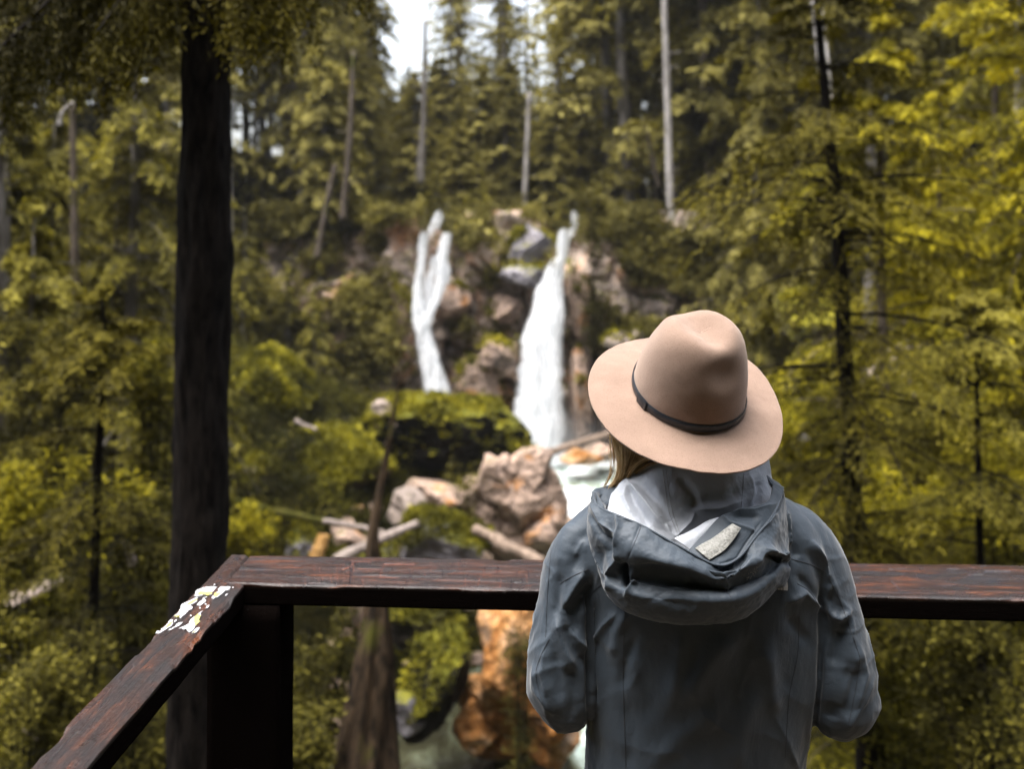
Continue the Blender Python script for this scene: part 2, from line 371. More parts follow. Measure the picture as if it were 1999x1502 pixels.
chan = 1.2 * np.exp(-((p2[:, 0] - 2.0) / 1.6) ** 2) + 1.0 * np.exp(-((p2[:, 0] + 3.4) / 1.3) ** 2) + 0.12 * np.abs(p2[:, 0] + 0.5)*-1
cyv = 45.2 - dep + lean + chan - 0.8 * np.clip(-(p2[:, 1] + 5) * 0.35, 0, 2)
back = np.clip((AZ.ravel() - top) * 2.2, 0, 6); cyv = cyv + back
o = mesh_np('cliff', np.stack([AX.ravel(), cyv, np.minimum(AZ.ravel(), 9)], 1), grid_faces(nx, nz), M['rock_cliff'], smooth=False)
tag(o, kind='structure')

def interp_rows(rows, n):
    r = catmull(np.array(rows, float), n); return r
def waterfall(rows, name, Yf, seed, thick=0.22, tmax=1.0):
    """rows (v, uL, uR): a body of falling water, thick and rounded, with strands"""
    n = 120; m = 26
    r = np.array(rows, float); vs = np.linspace(r[0, 0], r[-1, 0], n)
    uL = np.interp(vs, r[:, 0], r[:, 1]); uR = np.interp(vs, r[:, 0], r[:, 2])
    rg = np.random.default_rng(seed)
    en = np.c_[vs * 0.055, vs * 0, vs * 0]; wd = np.clip((uR - uL) / 60, 0.35, 1.4); uL = uL + wd * 1.8 * fbm(en, seed + 40, 4, 0.6); uR = uR + wd * 1.5 * fbm(en, seed + 50, 4, 0.6)
    t = np.linspace(0, 1, m)
    Vv = []; tt = []
    for i, v in enumerate(vs):
        Y = Yf(v)
        for side in (0, 1):
            for k in range(m):
                s = t[k] if side == 0 else t[::-1][k]
                u = uL[i] + (uR[i] - uL[i]) * s
                bul = math.sin(math.pi * s) ** 0.6 * thick
                y = Y - bul if side == 0 else Y + 0.25
                p = P(u, v, Y); Vv.append((p.x, y, p.z)); tt.append(tmax * min(1, 2.2 * min(s, 1 - s) + 0.10) * min(1, 0.45 + i / 9.0))
    veil = []; n0 = len(Vv)
    for i, v in enumerate(vs):                                        # outer veil of torn strands in front of the main body
        Y = Yf(v) - thick * 0.9 - 0.12; ex = 1.5 + 6 * i / n
        for side in (0, 1):
            for k in range(m):
                s = t[k] if side == 0 else t[::-1][k]; u = uL[i] - ex + (uR[i] - uL[i] + 1.7 * ex) * s
                p = P(u, v, Y); Vv.append((p.x, Y - (math.sin(math.pi * s) ** 0.7 * thick if side == 0 else -0.04), p.z)); tt.append(0.30 * min(1, 4 * min(s, 1 - s)) + 0.0)
    Vv = np.array(Vv)
    q = Vv * np.array([3.2, 1.0, 0.45])
    front = np.tile(np.r_[np.ones(m), np.zeros(m)], 2 * n)
    Vv[:, 1] -= front * (0.16 * fbm(q, seed, 4) + 0.10)
    Vv[:, 0] += 0.05 * fbm(Vv * np.array([0.8, 0, 1.3]), seed + 3, 3)
    o = mesh_np(name, Vv, np.vstack([grid_faces(n, 2 * m, True), grid_faces(n, 2 * m, True, n0)]), M['fall'], smooth=True, tint=tt)
    return o
Yr = lambda v: 43.2 - (v - 452) * 0.0034
o = waterfall([(446, 1098, 1108), (452, 1090, 1117), (470, 1088, 1113), (500, 1085, 1110), (512, 1070, 1107), (540, 1058, 1103), (560, 1048, 1101), (580, 1042, 1103), (610, 1033, 1105), (640, 1022, 1103), (665, 1010, 1103), (700, 1012, 1102), (740, 1004, 1102), (780, 999, 1105), (830, 998, 1107), (870, 1004, 1110), (905, 1004, 1114)], 'waterfall', Yr, 3, 0.4)
tag(o, 'wide white waterfall fanning out down the cliff beside the hat', 'waterfall', kind='structure')
Yl = lambda v: 43.0 - (v - 415) * 0.0030
o = waterfall([(452, 822, 840), (458, 820, 840), (480, 817, 836), (510, 814, 831), (550, 808, 826), (580, 804, 824), (610, 803, 834), (630, 804, 842), (650, 808, 843), (690, 816, 858), (730, 822, 872), (770, 828, 882), (800, 830, 886)], 'waterfall', Yl, 5, 0.3)
tag(o, 'narrow white waterfall twisting down the cliff behind the dark boulder', 'waterfall', kind='structure')
o = waterfall([(454, 864, 881), (458, 862, 881), (480, 855, 879), (505, 848, 876), (530, 853, 880), (550, 851, 878), (570, 845, 868), (590, 838, 859), (610, 830, 850), (635, 822, 842)], 'waterfall', lambda v: Yl(v) - 0.1, 7, 0.25)
tag(o, 'short side strand joining the narrow waterfall from the right', 'waterfall', kind='structure')
o = waterfall([(500, 842, 852), (530, 834, 856), (560, 826, 850), (590, 820, 846), (615, 816, 838)], 'waterfall', lambda v: Yl(v) + 0.15, 8, 0.12, 0.42)
tag(o, 'thin transparent veil between the two strands of the narrow waterfall', 'waterfall', kind='structure')
o = waterfall([(410, 856, 861), (416, 850, 866), (428, 843, 864), (440, 838, 858), (452, 834, 850), (462, 830, 840)], 'waterfall', lambda v: 44.4, 9, 0.2)
tag(o, 'small white spill above the narrow waterfall', 'waterfall', kind='structure')
o = waterfall([(412, 1116, 1121), (420, 1112, 1127), (436, 1112, 1128), (450, 1110, 1124), (462, 1104, 1118)], 'waterfall', lambda v: 44.6, 10, 0.2)
tag(o, 'small white spill above the wide waterfall', 'waterfall', kind='structure')
# cascade below the plunge pool
o = waterfall([(955, 1095, 1160), (975, 1093, 1165), (1000, 1092, 1160), (1040, 1090, 1170), (1090, 1085, 1180)], 'cascade', lambda v: 36.5 - (v - 955) * 0.03, 11, 0.4)
tag(o, 'foaming white cascade below the plunge pool beside the person', 'cascade', kind='structure')

# the damp air of the gorge
bm = bmesh.new(); bmesh.ops.create_cube(bm, size=1, matrix=Matrix.Translation((0, 48, 22)) @ Matrix.Diagonal((170, 200, 78, 1)))
me = bpy.data.meshes.new('haze'); bm.to_mesh(me); bm.free(); m = bpy.data.materials.new('haze'); m.use_nodes = True; nt = m.node_tree; nt.nodes.clear()
pv = nt.nodes.new('ShaderNodeVolumePrincipled'); pv.inputs['Color'].default_value = (0.86, 0.88, 0.90, 1); pv.inputs['Density'].default_value = 0.00022; pv.inputs['Anisotropy'].default_value = 0.2
ou = nt.nodes.new('ShaderNodeOutputMaterial'); nt.links.new(pv.outputs[0], ou.inputs['Volume']); me.materials.append(m)
hz = bpy.data.objects.new('haze', me); col.objects.link(hz); tag(hz, kind='stuff')

# spray drifting at the foot of the wide waterfall
c0 = P(1085, 868, 42.0); bm = bmesh.new(); bmesh.ops.create_icosphere(bm, subdivisions=3, radius=1, matrix=Matrix.Translation(c0) @ Matrix.Diagonal((2.5, 1.5, 1.7, 1)))
me = bpy.data.meshes.new('spray'); bm.to_mesh(me); bm.free(); m = bpy.data.materials.new('spray'); m.use_nodes = True; nt = m.node_tree; nt.nodes.clear()
pv = nt.nodes.new('ShaderNodeVolumePrincipled'); pv.inputs['Color'].default_value = (0.95, 0.96, 0.98, 1)
tc = nt.nodes.new('ShaderNodeTexCoord'); vs_ = nt.nodes.new('ShaderNodeVectorMath'); vs_.operation = 'SUBTRACT'; nt.links.new(tc.outputs['Object'], vs_.inputs[0]); vs_.inputs[1].default_value = c0
vd = nt.nodes.new('ShaderNodeVectorMath'); vd.operation = 'DIVIDE'; nt.links.new(vs_.outputs[0], vd.inputs[0]); vd.inputs[1].default_value = (2.5, 1.5, 1.7)
vl = nt.nodes.new('ShaderNodeVectorMath'); vl.operation = 'LENGTH'; nt.links.new(vd.outputs[0], vl.inputs[0])
fl = math_n(nt, 'SUBTRACT', 1.0, vl.outputs['Value'], True); nz_ = noise(nt, tc.outputs['Object'], 1.1, 2)
nt.links.new(math_n(nt, 'MULTIPLY', math_n(nt, 'MULTIPLY', fl, nz_), 0.75), pv.inputs['Density'])
ou = nt.nodes.new('ShaderNodeOutputMaterial'); nt.links.new(pv.outputs[0], ou.inputs['Volume']); me.materials.append(m)
sp_ = bpy.data.objects.new('spray', me); col.objects.link(sp_); tag(sp_, 'fine white spray drifting at the foot of the wide waterfall', 'spray', kind='stuff')
# ------------------------------------------------------------------ rocks
def ico(sub):
    bm = bmesh.new(); bmesh.ops.create_icosphere(bm, subdivisions=sub, radius=1)
    V = np.array([v.co[:] for v in bm.verts]); Fc = np.array([[v.index for v in f.verts] for f in bm.faces]); bm.free(); return V, Fc
ICO5 = ico(6); ICO4 = ico(5)
def rock_shape(c, r, seed, npl=16, rough=0.07, big=True, rot=0.0, sharp=1.0, dmin=0.66, lean=0.0):
    D, Fc = ICO5 if big else ICO4
    rg = np.random.default_rng(seed)
    n = rg.normal(size=(npl, 3)); n /= np.linalg.norm(n, axis=1)[:, None]; d = rg.uniform(dmin, 1.0, npl)
    dots = D @ n.T; rr = np.where(dots > 0.05, d[None, :] / np.maximum(dots, 0.05), 9)
    rr = np.minimum(np.sort(rr, axis=1)[:, 0], 1.25)
    rr = rr * sharp + (1 - sharp)
    V = D * rr[:, None]
    V = V * (1 + rough * fbm(V * 1.6 + seed, seed, 5, 0.55)[:, None] + rough * 0.5 * (np.abs(vnoise(V * 5 + seed, seed + 2))[:, None]))
    V = V * np.asarray(r)[None, :]; V[:, 1] -= lean * V[:, 2]
    ca, sa = math.cos(rot), math.sin(rot)
    V = np.stack([V[:, 0] * ca - V[:, 2] * sa, V[:, 1], V[:, 0] * sa + V[:, 2] * ca], 1)
    return V + np.asarray(c), Fc

def leaves(c, a, n, L, W):
    """rhombic leaves: centres, axis, normal, length, width"""
    a = a / (np.linalg.norm(a, axis=1)[:, None] + 1e-9); b = np.cross(n, a); b /= np.linalg.norm(b, axis=1)[:, None] + 1e-9
    L = np.broadcast_to(L, (len(c),))[:, None]; W = np.broadcast_to(W, (len(c),))[:, None]
    V = np.stack([c - a * L / 2, c + b * W / 2, c + a * L / 2, c - b * W / 2], 1).reshape(-1, 3)
    return V, np.arange(len(V)).reshape(-1, 4)

def moss_on(root, V, Fc, seed, count, size, mask=None, mat=None, name='moss', nz=0.25):
    A, B_, C_ = V[Fc[:, 0]], V[Fc[:, 1]], V[Fc[:, 2]]; n = np.cross(B_ - A, C_ - A); ar = np.linalg.norm(n, axis=1); n = n / (ar[:, None] + 1e-12)
    cen = (A + B_ + C_) / 3; wgt = ar * np.clip(n[:, 2] - nz + 0.9 * fbm(cen * 0.9, seed, 3), 0, 1)
    if mask is not None: wgt = wgt * mask(cen)
    if wgt.sum() <= 0: return
    rg = np.random.default_rng(seed); k = rg.choice(len(Fc), count, p=wgt / wgt.sum())
    p = cen[k] + rg.normal(size=(count, 3)) * size * 0.5; nn = n[k]
    a = nn * 0.8 + rg.normal(size=(count, 3)) * 0.7 + np.array([0, 0, -0.15]); m_ = rg.normal(size=(count, 3)) + nn
    L = size * rg.uniform(0.6, 1.6, count); Vv, Q = leaves(p + nn * L[:, None] * 0.2, a, m_, L, L * 0.45)
    t = np.repeat(np.clip(0.45 + 0.3 * fbm(p * 1.3, seed + 5, 3) + rg.normal(size=count) * 0.12, 0, 1), 4)
    Vv = Vv - np.array(root.location) if root else Vv
    return tag(mesh_np(name, Vv, Q, mat or M['moss'], root, tint=t), kind='stuff')

M['moss'] = leaf_mat('moss', (0.014, 0.014, 0.002), (0.105, 0.096, 0.008), (0.33, 0.29, 0.022), 0.3, 0.8)

def boulder(label, u, v, Y, ru, rv, rd, mat, seed, npl=16, moss=0, rough=0.07, group=None, rot=0.0, msize=None, name='boulder', mmask=None, mnz=0.25, cat='boulder', mmat=None, dmin=0.66, lean=0.0):
    """ru, rv half sizes in pixels at Y; rd half depth in metres"""
    c = P(u, v, Y); s = Y / F
    V, Fc = rock_shape((0, 0, rv * s), (ru * s, rd, rv * s), seed, npl, rough, True, rot, 1.0, dmin, lean)
    for ax_i, hs_ in ((0, ru * s), (2, rv * s)):
        lo_, hi_ = V[:, ax_i].min(), V[:, ax_i].max(); V[:, ax_i] = (V[:, ax_i] - (lo_ + hi_) / 2) * (2 * hs_ / (hi_ - lo_)) + (rv * s if ax_i == 2 else 0)
    base = np.array([c.x, c.y, c.z - rv * s])
    if moss:
        root = empty(name, base); rk = mesh_np('rock', V, Fc, mat, root)
        moss_on(root, V + base, Fc, seed, moss, msize or Y * 0.005, mask=mmask, nz=mnz, mat=mmat)
    else:
        root = mesh_np(name, V, Fc, mat); root.location = base
    return tag(root, label, cat, group)

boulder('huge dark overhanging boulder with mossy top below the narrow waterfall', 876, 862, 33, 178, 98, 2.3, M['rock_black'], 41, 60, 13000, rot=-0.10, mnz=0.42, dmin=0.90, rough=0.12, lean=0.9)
boulder('pinkish bare rock face at the left end of the dark boulder', 762, 822, 31.4, 38, 50, 0.7, M['rock_pale'], 12, 12, 700, mnz=0.6)
boulder('long moss covered boulder left of the dark boulder', 640, 925, 29.5, 128, 82, 2.2, M['rock_moss_full'], 43, 18, 14000, rot=0.32, mnz=-0.1)
boulder('high rounded mossy mound beside the dark tree trunk', 500, 800, 33, 112, 105, 2.6, M['rock_moss_full'], 44, 22, 14000, rot=-0.5, mnz=-0.1)
boulder('mossy hump higher up the left bank', 545, 735, 37, 70, 55, 2.0, M['rock_moss_full'], 47, 22, 5000, mnz=0.0, rot=-0.5)
boulder('low mossy boulder at the foot of the left bank', 455, 1010, 27, 60, 55, 1.4, M['rock_moss_full'], 48, 20, 4000, mnz=0)
boulder('pale lichen patched stone slab on the left bank', 490, 925, 27.5, 55, 34, 0.9, M['rock_pale'], 49, 12, 1800, rot=0.5, mnz=0.2)
boulder('lilac grey boulder with grassy moss cap above the front rail', 868, 1055, 24.5, 92, 62, 1.2, M['rock_grey'], 50, 15, 3500, mnz=0.35)
boulder('white angular rock under the dark boulder', 795, 990, 28, 40, 36, 0.7, M['rock_pale'], 51, 9, 0)
boulder('small brown rock wedged under the dark boulder', 850, 958, 29.5, 60, 22, 0.8, M['rock_tan'], 52, 10, 0, rot=-0.2)
boulder('blue grey stone lying in the dark hollow', 590, 1062, 25, 42, 32, 0.7, M['rock_grey'], 53, 12, 500)
boulder('flat mossy stone just above the front rail', 720, 1092, 24, 60, 22, 0.8, M['rock_grey'], 54, 12, 900)
boulder('low orange rock in the pool beside the blond hair', 1135, 893, 39.5, 44, 15, 0.7, M['rock_orange'], 55, 12, 0)
boulder('rust brown rock in the pool close to the hat brim', 1172, 884, 40.5, 32, 20, 0.6, M['rock_tan'], 56, 12, 0)
# jagged tan outcrop: one mass of fractured blocks
root = empty('rock_outcrop', P(1000, 1080, 27.5)); tag(root, 'jagged fractured tan and orange rock outcrop left of the person', 'rock outcrop')
bag = Bag(); rg = np.random.default_rng(77)
for (u, v, ru, rv, rot) in [(1010, 990, 78, 92, 0.25), (965, 930, 40, 45, 0.5), (1040, 925, 45, 42, 0.2), (1075, 985, 28, 60, 0.1), (1000, 950, 30, 48, 0.45), (945, 980, 34, 46, 0.6), (1045, 1000, 36, 44, 0.1),
                            (1000, 1020, 40, 40, 0.3), (1060, 1045, 34, 38, 0.2), (930, 955, 30, 30, 0.4), (985, 975, 26, 40, 0.6), (1025, 960, 22, 36, 0.35), (1070, 940, 22, 30, 0.3), (1010, 1060, 60, 36, 0.1), (955, 1010, 34, 40, 0.3), (985, 915, 22, 26, 0.5), (1080, 1030, 22, 40, 0.0)]:
    Y = 27.5 + rg.uniform(-0.9, 0.5); c = P(u, v, Y); s = Y / F
    V, Fc = rock_shape(np.array(c) - np.array(root.location), (ru * s * 0.95, min(ru, rv) * s * 1.1, rv * s), int(rg.integers(1000)), 10, 0.05, False, rot)
    bag.add(V, Fc)
bag.build('rock', M['rock_tan'], root)
# big orange rock below the rail
root = empty('rock_outcrop', P(1000, 1490, 20.5)); tag(root, 'big orange stained rock in the creek below the front rail', 'rock outcrop')
bag = Bag()
for (u, v, ru, rv, rot) in [(1000, 1300, 66, 125, -0.25), (1050, 1260, 60, 100, 0.0), (960, 1370, 55, 70, -0.5), (1060, 1370, 62, 66, 0.1), (1000, 1430, 95, 52, 0.1), (1080, 1440, 45, 48, 0.0), (935, 1420, 50, 46, -0.2), (1030, 1330, 60, 60, 0.3), (980, 1230, 40, 60, -0.3)]:
    Y = 20.5 + rg.uniform(-0.7, 0.4); c = P(u, v, Y); s = Y / F
    V, Fc = rock_shape(np.array(c) - np.array(root.location), (ru * s, min(ru, rv) * s * 1.1, rv * s), int(rg.integers(1000)), 13, 0.08, False, rot)
    bag.add(V, Fc)
bag.build('rock', M['rock_orange'], root)
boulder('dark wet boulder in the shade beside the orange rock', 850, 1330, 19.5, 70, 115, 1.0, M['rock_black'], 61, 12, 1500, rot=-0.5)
boulder('mossy boulder directly under the front rail', 820, 1225, 21.5, 78, 55, 1.0, M['rock_mossy'], 62, 14, 5000, mnz=0.0)
boulder('grey stone in shade at the water edge', 800, 1390, 18.8, 34, 40, 0.4, M['rock_grey'], 63, 10, 0)
boulder('pale grey rock shelf behind the young hemlock', 1790, 720, 23, 105, 66, 1.6, M['rock_pale'], 64, 12, 900, rot=0.45)
boulder('second pale rock shelf behind the young hemlock, lower', 1850, 775, 22, 70, 48, 1.3, M['rock_pale'], 65, 12, 600, rot=0.3)
boulder('pinkish boulder showing just above the hat brim', 1215, 668, 42, 42, 26, 1.0, M['rock_pale'], 66, 12, 300)
boulder('grey rock peeping out behind the hat brim, right', 1560, 840, 20, 28, 30, 0.5, M['rock_grey'], 67, 12, 200)
boulder('mossy outcrop beside the young hemlock trunk', 1590, 620, 30, 70, 50, 1.5, M['rock_moss_full'], 68, 16, 3000)
boulder('pale stone among the ferns at the left edge', 70, 1150, 12, 46, 18, 0.4, M['rock_pale'], 69, 12, 250, rot=0.3)
# the bare lilac and tan rock ribs beside the falls
boulder('lilac grey rock knob left of the wide waterfall lip', 1035, 487, 44.6, 48, 50, 1.0, M['rock_grey'], 70, 13, 1800, mnz=0.75, rot=0.25)
boulder('dark slanting rock ledge left of the wide waterfall', 1030, 540, 44.4, 58, 26, 1.2, M['rock_grey'], 75, 10, 200, rot=0.05, mnz=0.8)
boulder('brown rock nose jutting out left of the wide waterfall', 975, 690, 42.6, 38, 28, 1.0, M['rock_tan'], 71, 12, 300, mnz=0.7)
boulder('tall tan rock rib right of the wide waterfall', 1135, 590, 43.8, 26, 75, 0.8, M['rock_tan'], 72, 12, 300, rot=0.12, mnz=0.6)
boulder('tan rock bulge right of the narrow waterfall', 882, 590, 44.6, 42, 36, 0.8, M['rock_tan'], 73, 12, 300, rot=0.1, mnz=0.7)
boulder('small rounded rock dividing the narrow waterfall', 850, 480, 43.6, 13, 36, 0.4, M['rock_tan'], 74, 12, 0, rot=-0.2)

boulder('brown cliff buttress left of the narrow waterfall', 778, 640, 44.0, 34, 120, 1.0, M['rock_tan'], 81, 14, 500, rot=-0.08, mnz=0.6)
boulder('dark brown rock step between the two waterfalls, low down', 935, 745, 43.0, 46, 52, 1.0, M['rock_tan'], 82, 12, 300, mnz=0.7)
boulder('tan cliff foot right of the wide waterfall', 1140, 770, 42.6, 30, 95, 0.9, M['rock_tan'], 83, 13, 300, rot=0.05, mnz=0.7)
boulder('rusty brown rock patch left of the wide waterfall', 985, 605, 44.6, 34, 30, 0.8, M['rock_tan'], 84, 12, 100, mnz=0.8)
# ------------------------------------------------------------------ fallen logs and snag
def log(label, pts, rad, mat, name='log', seed=0, cat='log', split=None):
    """pts: (u, v, Y) along the log"""
    W = catmull([list(P(*p)) for p in pts], 26); base = W[0].copy()
    r = np.interp(np.linspace(0, 1, 26), np.linspace(0, 1, len(rad)), rad)
    V, Fs = tube(W - base, r, 12, True, 0.06, seed); V = V + 0.2 * r.mean() * fbm(V * 3, seed, 3)[:, None]
    o = mesh_np(name, V, Fs, mat, smooth=True); o.location = base; return tag(o, label, cat)
log('weathered brown log wedged across the foot of the wide waterfall', [(1050, 892, 36), (1110, 872, 36), (1190, 848, 36.5), (1260, 828, 37)], [0.16, 0.13, 0.12, 0.10], M['log_brown'], seed=1)
log('long thin log with green mossy upper half lying across the rubble', [(430, 972, 25), (520, 995, 25), (640, 1020, 24.6)], [0.10, 0.10, 0.07], M['log_moss'], seed=2)
log('bare pale pole continuing down from the mossy thin log', [(632, 1018, 24.4), (700, 1030, 24.2), (765, 1046, 24)], [0.07, 0.06, 0.05], M['log_pale'], seed=3)
log('pale driftwood log pointing up to the right above the rail', [(655, 1095, 22.8), (740, 1055, 23), (815, 1022, 23.6)], [0.13, 0.12, 0.08], M['log_pale'], seed=4)
log('grey brown log sloping down beside the tan outcrop', [(925, 1035, 24), (985, 1065, 23.5), (1060, 1105, 23)], [0.12, 0.15, 0.16], M['log_brown'], seed=5)
log('orange brown broken stump end above the front rail', [(612, 1110, 23.0), (622, 1078, 23.0), (632, 1045, 23.1)], [0.20, 0.17, 0.13], M['wood_orange'], 'stump', 6, 'stump')
log('short pale stick among dark foliage at the lower left', [(45, 1425, 7.0), (75, 1450, 7.0)], [0.012, 0.010], M['log_pale'], 'stick', 7, 'stick')
log('bright chip of wood lying on the mossy mound', [(575, 822, 30.0), (598, 832, 30.0), (618, 840, 30)], [0.08, 0.06, 0.04], M['log_pale'], 'broken_branch', 8, 'branch')
log('thick grey dead branch in the ferns at the lower left', [(245, 1060, 13), (262, 1105, 12.8)], [0.09, 0.05], M['log_pale'], 'broken_branch', 9, 'branch')

# leaning dead snag with ragged flared base, behind the front rail
W = catmull([list(P(*p)) for p in [(779, 742, 9.5), (767, 820, 9.45), (752, 905, 9.4), (737, 985, 9.3), (728, 1070, 9.2), (736, 1190, 9.1), (728, 1300, 9.0), (715, 1430, 8.9), (705, 1560, 8.8), (700, 1850, 8.7)]], 90)
rr = np.interp(np.linspace(0, 1, 90), [0, .1, .3, .42, .50, .60, .72, .85, 1], [.006, .03, .055, .07, .12, .18, .25, .33, .45])
rr = rr * np.interp(np.linspace(0, 1, 90), [0, .4, .6, 1], [.55, .6, .7, .85]); base = W[-1].copy(); V, Fs = tube(W - base, rr, 40, True, 0, 5)
ang = np.tile(np.arange(40), 90); ang = np.r_[ang, 0, 0]; lev = np.r_[np.repeat(np.arange(90), 40), 0, 89]
flute = vnoise(np.c_[ang * 0.55, lev * 0.05, ang * 0], 5) * 0.30 + vnoise(np.c_[ang * 1.7, lev * 0.12, ang * 0], 6) * 0.14
axis = np.vstack([np.repeat(W - base, 40, axis=0), (W - base)[0], (W - base)[-1]])
V = axis + (V - axis) * (1 + flute)[:, None]
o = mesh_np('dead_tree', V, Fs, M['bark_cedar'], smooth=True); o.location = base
tag(o, 'leaning pointed dead snag with a ragged widening base behind the front rail', 'dead tree')

# ------------------------------------------------------------------ trees
def frame_pts(path, t):
    s = t * (len(path) - 1); i = np.minimum(s.astype(int), len(path) - 2); f = (s - i)[:, None]
    return path[i] * (1 - f) + path[i + 1] * f
def crown(rg, path, nb, Lf, base, ntw, lpt, leafL, droop=0.35, up=0.12, wr=0.42, twl=0.42, hang=0.25, azr=None, tiptint=0.35, gap=0.0):
    """drooping fronds on a trunk path; returns leaf V, F, tint and branch wood bag"""
    t = base + (1 - base) * np.sort(rg.uniform(0, 1, nb)) ** 0.9; t = np.minimum(t, 0.995)
    az = rg.uniform(0, 2 * np.pi, nb) if azr is None else rg.uniform(azr[0], azr[1], nb)
    rel = (t - base) / (1 - base)
    L = Lf(rel) * rg.uniform(0.55, 1.12, nb) + 0.02; Hh = frame_pts(path, t)
    d = np.stack([np.cos(az), np.sin(az), np.zeros(nb)], 1); side = np.stack([-np.sin(az), np.cos(az), np.zeros(nb)], 1)
    upb = up * rg.uniform(0.3, 1.7, nb) + 0.25 * rel ** 2; dr = droop * rg.uniform(0.6, 1.4, nb)
    def pt(s):  # s (nb,k)
        return Hh[:, None] + d[:, None] * (L[:, None] * s)[..., None] + np.array([0, 0, 1]) * ((upb[:, None] * s - dr[:, None] * s ** 2) * L[:, None])[..., None]
    s = np.linspace(0.12, 1.0, ntw)[None, :] + rg.uniform(-0.03, 0.03, (nb, ntw)); s = np.clip(s, 0.05, 1.02)
    B_ = pt(s)                                                          # nb,ntw,3
    tl = L[:, None] * twl * (1.05 - 0.75 * s) * rg.uniform(0.6, 1.2, (nb, ntw))
    C_ = []; A_ = []; T_ = []; Nn = []
    for sg in (-1, 1):
        td = d[:, None] * 0.75 + sg * side[:, None] * 0.9 + rg.normal(size=(nb, ntw, 3)) * 0.15
        td[..., 2] -= hang * rg.uniform(0.3, 1.6, (nb, ntw)) + dr[:, None] * s
        td /= np.linalg.norm(td, axis=2)[..., None]
        q = (np.arange(lpt) + rg.uniform(0.2, 0.8, (nb, ntw, lpt))) / lpt
        c = B_[:, :, None] + td[:, :, None] * (q * tl[..., None])[..., None]; c[..., 2] -= (q ** 2) * tl[..., None] * hang * 0.7
        c = c + rg.normal(size=c.shape) * leafL * 0.22
        a = td[:, :, None] + rg.normal(size=c.shape) * 0.36
        nn = np.array([0, 0, 1.0]) + d[:, None, None] * 0.30 + rg.normal(size=c.shape) * 0.30
        keep = rg.uniform(size=q.shape) > gap
        tt = 0.28 + tiptint * (0.5 * s[..., None] + 0.5 * q) + rg.normal(size=q.shape) * 0.09 + (rg.normal(size=nb) * 0.10)[:, None, None] + 0.10 * rel[:, None, None]  # tips paler, interior darker: lit and shaded foliage put into the tint
        C_.append(c[keep]); A_.append(a[keep]); T_.append(tt[keep]); Nn.append(nn[keep])
    C_ = np.concatenate(C_); A_ = np.concatenate(A_); T_ = np.concatenate(T_); Nn = np.concatenate(Nn)
    Ls = leafL * rg.uniform(0.6, 1.4, len(C_)); V, Q = leaves(C_, A_, Nn, Ls, Ls * wr)
    wood = Bag(); ss = np.linspace(0, 0.95, 6)[None, :].repeat(nb, 0); W_ = pt(ss)
    for i in range(nb):
        r0 = 0.003 + L[i] * 0.008; V2, F2 = tube(W_[i], np.linspace(r0, r0 * 0.25, 6), 4, False); wood.add(V2, F2)
    return V, Q, np.repeat(np.clip(T_, 0, 1), 4), wood

def make_tree(name, path, r0, nb, Lf, base, ntw, lpt, leafL, leafm, barkm, seed, loc=None, nseg=10, kinks=0.0, **kw):
    """a thing: Empty at the foot > trunk (with limbs), crown"""
    rg = np.random.default_rng(seed); path = np.asarray(path, float)
    root = empty(name, loc if loc is not None else (0, 0, 0))
    n = len(path); rad = r0 * (1 - np.linspace(0, 1, n)) ** 0.75 + 0.006
    rad[0] *= 1.35
    V, Q, T, wood = crown(rg, path, nb, Lf, base, ntw, lpt, leafL, **kw)
    tb = Bag(); V2, F2 = tube(path, rad, nseg, True, 0.05, seed); tb.add(V2, F2)
    for v_, q_ in zip(wood.V, wood.Q and [wood.Q[i] for i in range(len(wood.Q))]): pass
    tb2V = np.vstack(wood.V); tb.add(tb2V, np.vstack(wood.Q))
    tb.build('trunk', barkm, root, True)
    mesh_np('crown', V, Q, leafm, root, tint=T)
    return root

def straight(Hh, lean=(0, 0), n=14, wob=0.1, seed=0):
    rg = np.random.default_rng(seed); t = np.linspace(0, 1, n)
    return np.stack([lean[0] * t * Hh + wob * np.sin(t * 5 + seed), lean[1] * t * Hh + wob * np.cos(t * 4 + seed), t * Hh], 1)
def copy_tree(root, loc, rz, sc_, name=None):
    r = root.copy(); col.objects.link(r); r.location = loc; r.rotation_euler = (0, 0, rz); r.scale = sc_
    for ch in root.children:
        c = ch.copy(); col.objects.link(c); c.parent = r
    return r

cone = lambda Lm, p=0.8: (lambda rel: Lm * (1 - rel) ** p * (0.75 + 0.25 * np.minimum(1, rel * 6)))
colm = lambda Lm: (lambda rel: Lm * np.clip(1 - rel ** 2.2, 0.05, 1) * (0.55 + 0.45 * np.minimum(1, rel * 3)))
